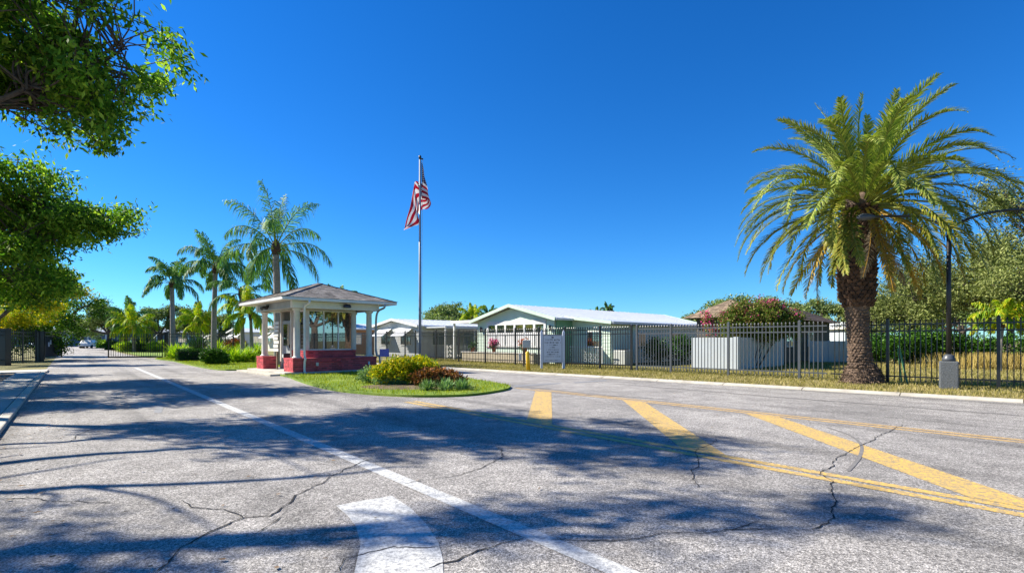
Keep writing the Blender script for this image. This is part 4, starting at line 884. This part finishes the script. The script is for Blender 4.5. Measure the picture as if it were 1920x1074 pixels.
queen_palm('thin palm top above the mint house roof, left of two', 9.6, 58, 4.0, .15, 1.0, 12); queen_palm('thin palm top above the mint house roof, right of two', 10.9, 58, 4.5, .15, 1.0, 13)
queen_palm('bright lime palm in front of the right oaks', 21.9, 23, 2.0, .08, 1.6, 15, m='areca', rings=[(70, 4, 1.4, 1.4), (45, 6, 1.5, 1.8), (18, 6, 1.4, 2.0)])

# ------------------------------------------------------------------ broadleaf trees
def tree(name, label, base, trunk, lobes, m, nclump, per, sig, Lf, Wf, seed, group=None, bias=(0, 0, -.25), shell=.35, limbs=None, zmin=None, cat='tree', nb=60, sub=0):
    t = thing(name, label, cat, (*base, 0), 0, group); o, c = foliage('crown', lobes, nclump, per, sig, Lf, Wf, m, t, seed, bias, shell, zmin, sub)
    b = MB(); rr = random.Random(seed); tp = Vector(trunk[-1][:3]); b.tube(smoothpath([p[:3] for p in trunk], 4), [trunk[0][3]*(1.25 if i == 0 else 1)+(trunk[-1][3]-trunk[0][3])*i/((len(trunk)-1)*4) for i in range((len(trunk)-1)*4+1)], 10)
    b.build('trunk', M['bark'], t, True); lb = MB(); ends = []
    for lo in lobes:
        e = Vector(lo[:3]); mid = tp.lerp(e, .5)+Vector((rr.uniform(-.4, .4), rr.uniform(-.4, .4), rr.uniform(0, .5))); r0 = trunk[-1][3]*.65
        pts = smoothpath([tp, mid, e], 4); lb.tube(pts, [r0*(1-.75*i/8) for i in range(9)], 7); ends += [(p, r0*(1-.75*i/8)) for i, p in enumerate(pts)][3:]
    for k in range(nb):
        q = Vector(c[rr.randrange(len(c))]); s, r0 = rr.choice(sorted(ends, key=lambda z: (z[0]-q).length)[:5]); s = s+Vector((rr.uniform(-.12, .12), rr.uniform(-.12, .12), rr.uniform(-.1, .1)))*(0 if r0 > .05 else 1); mid = s.lerp(q, .5)+Vector((rr.uniform(-.2, .2), rr.uniform(-.2, .2), rr.uniform(-.1, .25)))
        lb.tube(smoothpath([s, mid, q], 3), [r0*.45*(1-.85*i/6)+.006 for i in range(7)], 5, False)
    for lp_ in (limbs or []):
        pts = smoothpath([p[:3] for p in lp_], 6); n = len(pts); wob = Vector((0, 0, 0))
        for i in range(1, n): wob = wob*.75+Vector((rr.uniform(-.09, .09), rr.uniform(-.09, .09), rr.uniform(-.09, .09))); pts[i] = pts[i]+wob
        rd_ = [lp_[0][3]+(lp_[-1][3]-lp_[0][3])*i/(n-1) for i in range(n)]; lb.tube(pts, rd_, 7)
        for k in range(5):
            i = rr.randrange(n//4, n-2); d0 = (pts[i+1]-pts[i]).normalized(); sd = Vector((rr.uniform(-1, 1), rr.uniform(-1, 1), rr.uniform(-.2, .9))).normalized(); ln = rr.uniform(.8, 2.0)
            lb.tube(smoothpath([pts[i], pts[i]+(d0*.7+sd*.5)*ln*.5, pts[i]+(d0*.6+sd*.9)*ln], 4), [rd_[i]*.6*(1-.85*q/8)+.004 for q in range(9)], 6)
    lb.build('limbs', M['bark'], t, True); return t

# near tree, its canopy hanging into the upper left corner
tree('laurel_oak', 'dark oak whose leafy canopy fills the upper left corner', (-13.0, 9.4), [(0, 0, 0, .3), (.1, 0, 2.2, .24), (.3, 0, 4.2, .12)],
     [(2.2, .4, 7.5, 2.6, 2.2, 1.3), (4.5, -.5, 7.7, 1.9, 1.6, 1.0), (5.5, .4, 6.9, 1.3, 1.2, .8), (3.9, 1.0, 6.4, 1.9, 1.6, .9), (-.4, .8, 7.4, 1.6, 1.4, 1.0)], 'near', 470, 66, .18, .15, .055, 21, bias=(0, 0, -.7), shell=.1, nb=520, sub=10)
# off to the left of the picture: shades the road in the foreground
tree('laurel_oak', 'oak standing left of the camera whose shade falls on the near road', (-14.5, 4.2), [(0, 0, 0, .3), (.1, 0, 2.2, .26), (.3, 0, 4.0, .22)],
     [(.8, 1.0, 8.0, 2.2, .9, .8), (4.4, 2.0, 9.2, 2.2, .8, .7), (-2.2, -1, 8, 2.6, 2.2, 1.6), (2.6, -.4, 9.0, 2.0, 1.2, 1.0)], 'near', 400, 62, .22, .15, .055, 22, bias=(0, 0, -.6), shell=.1, nb=120, sub=7,
     limbs=[[(.3, 0, 4.0, .16), (2.0, 1.5, 4.3, .12), (3.6, 3.2, 4.9, .08), (5.0, 3.7, 5.4, .03)], [(.3, 0, 4.0, .13), (2.2, 1.6, 5.4, .09), (4.4, 2.2, 5.7, .05), (5.6, 3.2, 6.6, .02)], [(.2, 0, 3.4, .12), (1.7, 2.8, 3.8, .07), (3.4, 3.8, 4.2, .04), (4.4, 5.0, 4.7, .015)]])
tree('laurel_oak', 'oak with drooping leafy branches in the left middle, below the corner canopy', (-19.6, 17.2), [(0, 0, 0, .3), (.1, 0, 1.6, .26), (.4, 0, 3.0, .2)],
     [(4.2, -2.2, 6.2, 2.0, 1.8, 1.1), (6.9, -2.2, 5.25, 1.9, 1.5, .8), (5.4, -1.8, 4.5, 1.8, 1.5, .8), (2.4, -1, 5.2, 2.4, 2, 1.6), (7.6, -1.6, 5.0, 1.2, 1.0, .6), (3.2, -.6, 3.6, 1.8, 1.5, .9), (2.4, .6, 3.4, 1.5, 1.4, .8), (-3.6, -.6, 5.2, 2.4, 2, 1.2), (-5.6, 3.2, 5.5, 2.6, 2.2, 1.2)], 'near', 1050, 66, .23, .15, .055, 23, bias=(0, 0, -.6), shell=.1, nb=420, sub=9)
tree('laurel_oak', 'oak left of the picture edge that shades the sidewalk', (-20.5, 12.5), [(0, 0, 0, .3), (.1, 0, 1.8, .26), (.3, 0, 3.4, .2)],
     [(3.2, -.8, 5.2, 1.9, 1.4, 1.0), (4.8, .6, 5.7, 1.8, 1.3, .9), (.8, 2.4, 5.4, 2.2, 1.8, 1.1), (1.0, -1.0, 6.4, 2.4, 1.8, 1.0)], 'near', 480, 66, .2, .15, .055, 39, bias=(0, 0, -.6), shell=.1, nb=160, sub=8)
shrub('hedge_tree', 'tall shrub with yellowing leaves above the left black fence', (-33.6, 33.4), [(0, 0, 2.6, 1.8, 1.2, .9), (1.9, .6, 3.1, 1.4, 1.1, .9), (-1.6, -.9, 2.6, 1.6, 1.2, 1.0), (-3.4, -2.4, 2.9, 1.6, 1.2, 1.2)], 'yellowing', 380, 42, .2, .13, .06, 24, 'shrub', stems=10, bias=(0, 0, -.3), shell=.3)
shrub('hedge_shrub', 'dense dark green shrub mass behind the left black fence', (-34.8, 35.0), [(0, 0, 1.9, 2.6, 2.0, 1.9), (2.6, 1.0, 2.4, 2.0, 1.6, 2.0), (-2.6, -.5, 1.9, 2.4, 2, 1.9), (-5.2, -2.2, 2.2, 2.6, 2.4, 2.2)], 'oak', 700, 45, .28, .17, .08, 25, 'shrub', stems=12, bias=(0, 0, -.2), shell=.3)
tree('round_oak', 'round crowned green oak leaning over the drive past the left gate', (-40.6, 45.0), [(0, 0, 0, .35), (.3, 0, 1.5, .3), (1.2, 0, 2.8, .25)],
     [(1.6, -1, 5.1, 2.6, 2.4, 1.7), (-.4, -1.2, 6.0, 2.8, 2.6, 1.4), (-2.2, -1, 4.6, 2.8, 2.6, 2.2), (3.2, .4, 4.5, 1.6, 1.8, 1.2), (-.2, -.6, 3.0, 2.2, 2.0, 1.4)], 'oak', 800, 56, .3, .17, .08, 26, shell=.35, sub=6)
tree('yellow_tree', 'yellow leaved small tree between the left oak and the round oak', (-30.5, 29.6), [(0, 0, 0, .17), (.2, 0, 1.5, .14), (.8, 0, 2.6, .12)],
     [(3.6, -.4, 4.7, 1.7, 1.3, .8), (1.8, -.4, 4.5, 1.7, 1.3, .9), (4.8, 0, 4.2, 1.2, 1.0, .6), (0, 0, 4.5, 1.7, 1.4, 1.0), (2.8, 0, 3.6, 1.4, 1.1, .6)], 'yellowing', 420, 50, .22, .14, .065, 27, shell=.3, sub=5)
# far oaks
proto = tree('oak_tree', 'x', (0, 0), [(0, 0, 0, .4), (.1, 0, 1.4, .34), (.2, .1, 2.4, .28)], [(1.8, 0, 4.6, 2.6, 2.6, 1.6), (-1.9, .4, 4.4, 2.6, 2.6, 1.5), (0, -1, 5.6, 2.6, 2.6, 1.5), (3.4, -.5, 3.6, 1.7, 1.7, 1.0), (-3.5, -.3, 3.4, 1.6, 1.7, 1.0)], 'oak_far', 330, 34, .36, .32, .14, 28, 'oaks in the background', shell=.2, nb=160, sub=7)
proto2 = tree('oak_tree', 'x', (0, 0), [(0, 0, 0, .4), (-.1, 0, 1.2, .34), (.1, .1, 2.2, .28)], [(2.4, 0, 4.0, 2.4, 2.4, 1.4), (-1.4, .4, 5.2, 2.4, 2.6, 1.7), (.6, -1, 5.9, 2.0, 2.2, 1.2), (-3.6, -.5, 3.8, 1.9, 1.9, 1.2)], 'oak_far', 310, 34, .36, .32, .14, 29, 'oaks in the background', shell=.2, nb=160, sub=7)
far = [(203, 75, .95, 0, 'far oak right of the drive, left of the yellow green palm'), (155, 92, .85, 1, 'low far oak above the left gate, by the clubhouse'), (300, 78, .95, 1, 'far oak behind the trunk of the third palm'), (372, 80, .95, 0, 'far oak between the second and third palms'), (410, 84, .85, 1, 'far oak just right of the second palm trunk'),
       (822, 72, .95, 0, 'far oak above the pale grey home, left of the palm there'), (868, 78, .9, 1, 'far oak above the mint house carport'), (1240, 66, .6, 1, 'far oak at the right end of the mint house roof'), (1345, 54, .85, 0, 'oak behind the steep brown roof peak'),
       (1412, 60, .9, 1, 'oak behind the bougainvillea, right of the roof peak'), (1500, 58, .85, 0, 'oak behind the long brown roof, left of the date palm'), (1565, 56, .85, 1, 'oak behind the date palm trunk'), (1655, 60, .95, 0, 'oak behind the white flat roofed house'), (1735, 56, .95, 1, 'oak behind the hedge, left of the lamp pole'), (1800, 52, .95, 0, 'oak behind the hedge, right of the lamp pole'), (1895, 48, .95, 1, 'oak far behind the lime palm'), (1290, 70, .7, 0, 'oak between the mint house roof and the brown roof')]
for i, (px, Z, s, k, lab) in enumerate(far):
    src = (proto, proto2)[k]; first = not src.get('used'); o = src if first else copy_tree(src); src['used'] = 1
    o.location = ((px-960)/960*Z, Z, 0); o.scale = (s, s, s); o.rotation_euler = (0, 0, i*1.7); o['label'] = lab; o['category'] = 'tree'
for o in bpy.data.objects:
    if 'used' in o: del o['used']
# right oaks
tree('live_oak', 'huge olive green live oak filling the right edge behind the fence', (27.5, 25.5), [(0, 0, 0, .4), (-.3, 0, 1.2, .34), (-.2, .2, 2.4, .3)],
     [(-1.4, 0, 5.2, 3.0, 3.0, 2.1), (-3.8, 1.0, 4.4, 2.4, 2.4, 1.8), (1.2, 0, 6.8, 3.0, 3.0, 2.2), (-.6, 1, 8.6, 2.2, 2.0, 1.6), (2.6, 0, 9.2, 3.0, 2.6, 2.0), (3, -1, 4.2, 2.6, 2.4, 1.4), (-5.6, 2.4, 3.6, 2.0, 1.8, 1.6)], 'olive', 1250, 54, .34, .15, .06, 31, shell=.2, zmin=2.0, nb=260, sub=8)
tree('live_oak', 'live oak with leaning trunk at the right edge, beyond the lime palm', (24.6, 22.6), [(0, 0, 0, .26), (-.5, .2, 1.2, .22), (-1.3, .3, 2.0, .17)],
     [(-1.4, .6, 3.9, 1.8, 1.6, 1.0), (.8, .4, 4.2, 2.0, 1.8, 1.1)], 'olive', 320, 46, .3, .13, .055, 32, shell=.3, zmin=2.2)
tree('live_oak', 'olive oak between the white house and the lamp post', (26.0, 33.5), [(0, 0, 0, .3), (.1, 0, 1.2, .26), (.2, 0, 2.2, .2)],
     [(0, 0, 4.0, 2.8, 2.4, 1.6), (2.6, .4, 4.6, 2.4, 2.2, 1.6), (-2.2, .5, 3.0, 1.9, 1.8, 1.2), (.8, 0, 5.6, 2.0, 1.8, 1.1)], 'olive', 620, 46, .34, .15, .06, 33, shell=.3, zmin=1.0)
shrub('hedge_shrub', 'dark glossy hedge on the lawn left of the lamp post', (22.9, 31), [(0, 0, .9, 1.6, 1.2, .9), (1.9, .2, 1.1, 1.5, 1.2, 1.0), (3.6, .3, 1.0, 1.5, 1.2, .95)], 'shrub', 330, 40, .2, .15, .08, 34, stems=8, shell=.4)
shrub('hedge_shrub', 'dark hedge on the lawn behind the lamp post pole', (27.2, 30.6), [(0, 0, .8, 1.5, 1.0, .8), (2.0, -.2, .9, 1.5, 1.0, .8), (4, -.6, .9, 1.5, 1.0, .8)], 'shrub', 150, 40, .22, .15, .08, 35, stems=8, shell=.4)
# trees further right, outside the picture (they are mirrored in the booth glass)
for i, (x, y, s) in enumerate(((30, 13, 1.25), (34, 3, 1.3), (42, 20, 1.5))):
    o = copy_tree(proto if i % 2 else proto2); o.location = (x, y, 0); o.scale = (s,)*3; o.rotation_euler = (0, 0, 1+i); o['label'] = ('oak right of the picture edge, nearest the fence', 'oak right of the picture edge, across from the booth', 'oak right of the picture edge, farthest from the fence')[i]; o['category'] = 'tree'

# ------------------------------------------------------------------ bushes and bedding
BI = 0
def gp(px, py, z=.07): return G(px, py, z)
shrub('croton_shrub', 'large rounded yellow green croton on the traffic island', gp(757, 722), [(0, .2, .45, .72, .6, .36), (.5, .35, .42, .5, .5, .33), (-.55, .1, .32, .5, .45, .28)], 'croton', 260, 38, .09, .10, .045, 41, bias=(0, 0, .8))
shrub('copper_shrub', 'rust brown copper leaf shrub right of the yellow croton', gp(822, 726), [(0, .2, .27, .5, .4, .24), (-.35, .15, .25, .35, .3, .22), (.4, .15, .18, .35, .3, .18)], 'rust', 200, 36, .08, .09, .045, 42, bias=(0, 0, .5))
def tuft(label, loc, r, h, n, m, seed, w=.03, cat='plant', name='bedding_plant', group=None, arch=.7):
    rr = np.random.default_rng(seed); t = thing(name, label, cat, (*loc, .06), 0, group); V = []
    for k in range(n):
        a = rr.uniform(0, 6.283); e = rr.uniform(.25, 1.4); l = h*rr.uniform(.7, 1.2); b = np.array([rr.normal()*r*.3, rr.normal()*r*.3, 0]); d = np.array([math.cos(a)*math.cos(e), math.sin(a)*math.cos(e), math.sin(e)]); s = np.array([-math.sin(a), math.cos(a), 0])*w*.5; p = b
        for j in range(3):
            q = p+d*l/3; V.append([p-s*(1 if j else .6), p+s*(1 if j else .6), q+s*(.9 if j < 2 else .1), q-s*(.9 if j < 2 else .1)]); p = q; d = unit(d+np.array([0, 0, -arch*.5]))
    link('foliage', quads('foliage', np.array(V)), L[m], t); return t
shrub('sage_plant', 'grey green low plant left of the yellow croton', gp(700, 717), [(0, 0, .22, .5, .4, .25), (.45, -.15, .18, .4, .3, .2)], 'sage', 150, 30, .07, .08, .025, 43, 'plant'); shrub('sage_plant', 'light green low plant in front of the yellow croton', gp(742, 722), [(0, 0, .18, .45, .25, .22), (-.4, .05, .15, .3, .25, .2)], 'sage', 130, 30, .06, .08, .025, 44, 'plant')
tuft('spiky sage rosette in front of the copper shrub, leftmost of three', gp(801, 731), .2, .32, 150, 'sage', 45, .03, arch=.3); tuft('spiky sage rosette in front of the copper shrub, middle of three', gp(836, 731), .2, .34, 150, 'sage', 46, .03, arch=.3); tuft('spiky sage rosette at the right end of the island bed', gp(868, 730), .22, .34, 160, 'sage', 47, .03, arch=.3)
tag(MB().lathe([(1.25, .072), (1.0, .10), (.6, .115), (.05, .12)], 0, 0, 20).build('mulch_bed', M['soil']), kind='structure'); bpy.data.objects['mulch_bed'].location = (*gp(778, 724), -.001); bpy.data.objects['mulch_bed'].scale = (1.25, .8, 1)
# bed left of the booth
shrub('round_shrub', 'clipped round green shrub at the road edge left of the booth', gp(395, 683), [(0, .3, .42, .62, .6, .44), (.35, .3, .35, .45, .45, .38)], 'shrub', 260, 40, .08, .1, .05, 51)
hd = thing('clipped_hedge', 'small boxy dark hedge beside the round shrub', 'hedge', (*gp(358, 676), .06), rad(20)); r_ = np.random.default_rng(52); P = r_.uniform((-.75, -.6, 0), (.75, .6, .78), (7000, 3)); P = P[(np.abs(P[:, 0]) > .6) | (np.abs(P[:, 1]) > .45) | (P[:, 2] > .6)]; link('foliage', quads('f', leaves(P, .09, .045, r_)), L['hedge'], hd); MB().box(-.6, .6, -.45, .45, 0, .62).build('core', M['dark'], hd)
for i, (px, py, r, h, n, m, w, lab) in enumerate([(440, 679, .5, .75, 260, 'lime', .05, 'yellow green strap leaved clump right of the round shrub'), (465, 678, .4, .7, 220, 'lime', .05, 'yellow green strap leaved clump nearest the booth pier'), (335, 672, .5, .9, 240, 'lime', .06, 'yellow leaved clump at the foot of the gate post'), (325, 668, .4, .8, 200, 'lime', .06, 'yellow leaved clump tucked behind the gate post'),
        (372, 667, .6, 1.5, 260, 'cycad', .09, 'dark spiky cycad behind the clipped hedge'), (408, 668, .5, 1.1, 220, 'lime', .06, 'lime clump behind the round shrub'), (425, 664, .6, 1.3, 220, 'cycad', .08, 'spiky dark plant behind the lime clumps'), (452, 668, .4, .9, 200, 'lime', .06, 'tall lime clump in the middle of the bed'), (480, 670, .4, 1.0, 200, 'lime', .05, 'lime clump half hidden by the left booth column')]):
    x, y = gp(px, py); tuft(lab, (x, y), r*1.2, h*1.35, int(n*1.4), m, 60+i, w)
shrub('flowering_shrub', 'shrub with orange red flowers in the bed left of the booth', gp(442, 667), [(0, 0, 1.0, .8, .7, .5), (-.6, 0, .8, .5, .5, .4)], 'rust', 150, 30, .12, .12, .06, 71, bloom=('redbloom', 60, .7))
for i, (px, py, s, m, lab) in enumerate([(268, 660, 1.1, 'cycad', 'dark cycad seen through the right gate leaf'), (296, 660, .9, 'lime', 'yellow bush behind the right end of the gate leaf'), (240, 660, .8, 'lime', 'yellow bush behind the middle of the gate leaf'), (212, 656, .9, 'shrub', 'green bush behind the left end of the gate leaf'), (196, 653, 1.0, 'lime', 'yellow green bush along the drive edge left of the gate'), (188, 648, 1.3, 'shrub', 'far green bush along the drive edge')]):
    x, y = G(px, py)
    if m == 'cycad': tuft(lab, (x, y), .5*s, 2.0*s, 260, m, 80+i, .12)
    else: shrub('bush', lab, (x, y), [(0, 0, .6*s, 1.3*s, 1.2*s, .7*s), (1.2*s, .3, .5*s, 1*s, 1*s, .55*s)], m, 150, 30, .2, .25, .1, 80+i, stems=3)
shrub('bougainvillea', 'big bougainvillea with pink blossoms spilling over the white yard wall', (11.75, 25.2), [(.6, .2, 2.2, 1.5, 1.1, .95), (-.6, .3, 2.1, 1.0, .9, .85), (1.8, .3, 2.1, 1.1, .9, .75), (.4, .3, 2.9, 1.3, .8, .5)], 'boug', 640, 50, .15, .10, .05, 90, bias=(0, 0, .1), bloom=('bloom', 44, 2.3), stems=14, shell=.35)
shrub('bougainvillea', 'pink flowering bougainvillea sprig climbing the white house corner', (10.05, 26.3), [(0, 0, 2.2, .35, .3, .5), (.2, -.2, 1.75, .3, .3, .3)], 'boug', 30, 30, .12, .1, .05, 91, bloom=('bloom', 24, 1.3), stems=3)
shrub('vine_shrub', 'leafy vine growing on the black fence behind the yard wall', (9.6, 29.5), [(0, 0, .9, .8, .6, .8), (-1.2, .4, .8, .7, .6, .7)], 'hedge', 140, 34, .15, .12, .06, 92)
dg = thing('dry_grass_clump', 'tall dry straw coloured grass on the lawn right of the lamp post', 'grass', (23.6, 25.0, 0)); 
n = 3000; r_ = np.random.default_rng(95); P = np.stack([r_.normal(size=n)*1.3, r_.normal(size=n)*.6, np.zeros(n)], 1); V = np.zeros((n, 4, 3)); a = r_.uniform(0, 6.28, n); ex = np.stack([np.cos(a), np.sin(a), 0*a], 1)*.012; tip = P+np.stack([r_.normal(size=n)*.15, r_.normal(size=n)*.15, r_.uniform(.35, .85, n)], 1); V[:, 0] = P-ex; V[:, 1] = P+ex; V[:, 2] = tip+ex*.3; V[:, 3] = tip-ex*.3
tag(link('blades', quads('blades', V), L['dry'], dg), kind='stuff')
# fallen leaves on the verge and road edge
n = 900; r_ = np.random.default_rng(97); S = r_.uniform(-5, 24, n); O = r_.uniform(.1, 2.2, n); P = np.array([(*KP(s, o), .105) for s, o in zip(S, O)]); V = leaves(P, .07, .045, r_, (0, 0, 0)); V[:, :, 2] = .105+(V[:, :, 2]-.105)*.2
tag(link('leaf_litter', quads('leaf_litter', V), mat('fallen_leaf', '#7a5f3c', .9, .2, 5, island=.5)), 'brown fallen leaves scattered along the verge', 'leaf litter', kind='stuff')

n = 700; r_ = np.random.default_rng(98); P = np.array([(*UV(u, v), .03) for u, v in zip(r_.uniform(3, 24, n), np.where(r_.uniform(size=n) < .5, -.8+np.abs(r_.normal(size=n))*.5, r_.uniform(-.8, 12, n)))]); V = leaves(P, .055, .03, r_); V[:, :, 2] = .024+(V[:, :, 2]-.03)*.15+.005
tag(link('leaf_litter', quads('leaf_litter', V), bpy.data.materials['fallen_leaf']), 'small brown fallen leaves lying on the asphalt', 'leaf litter', kind='stuff')
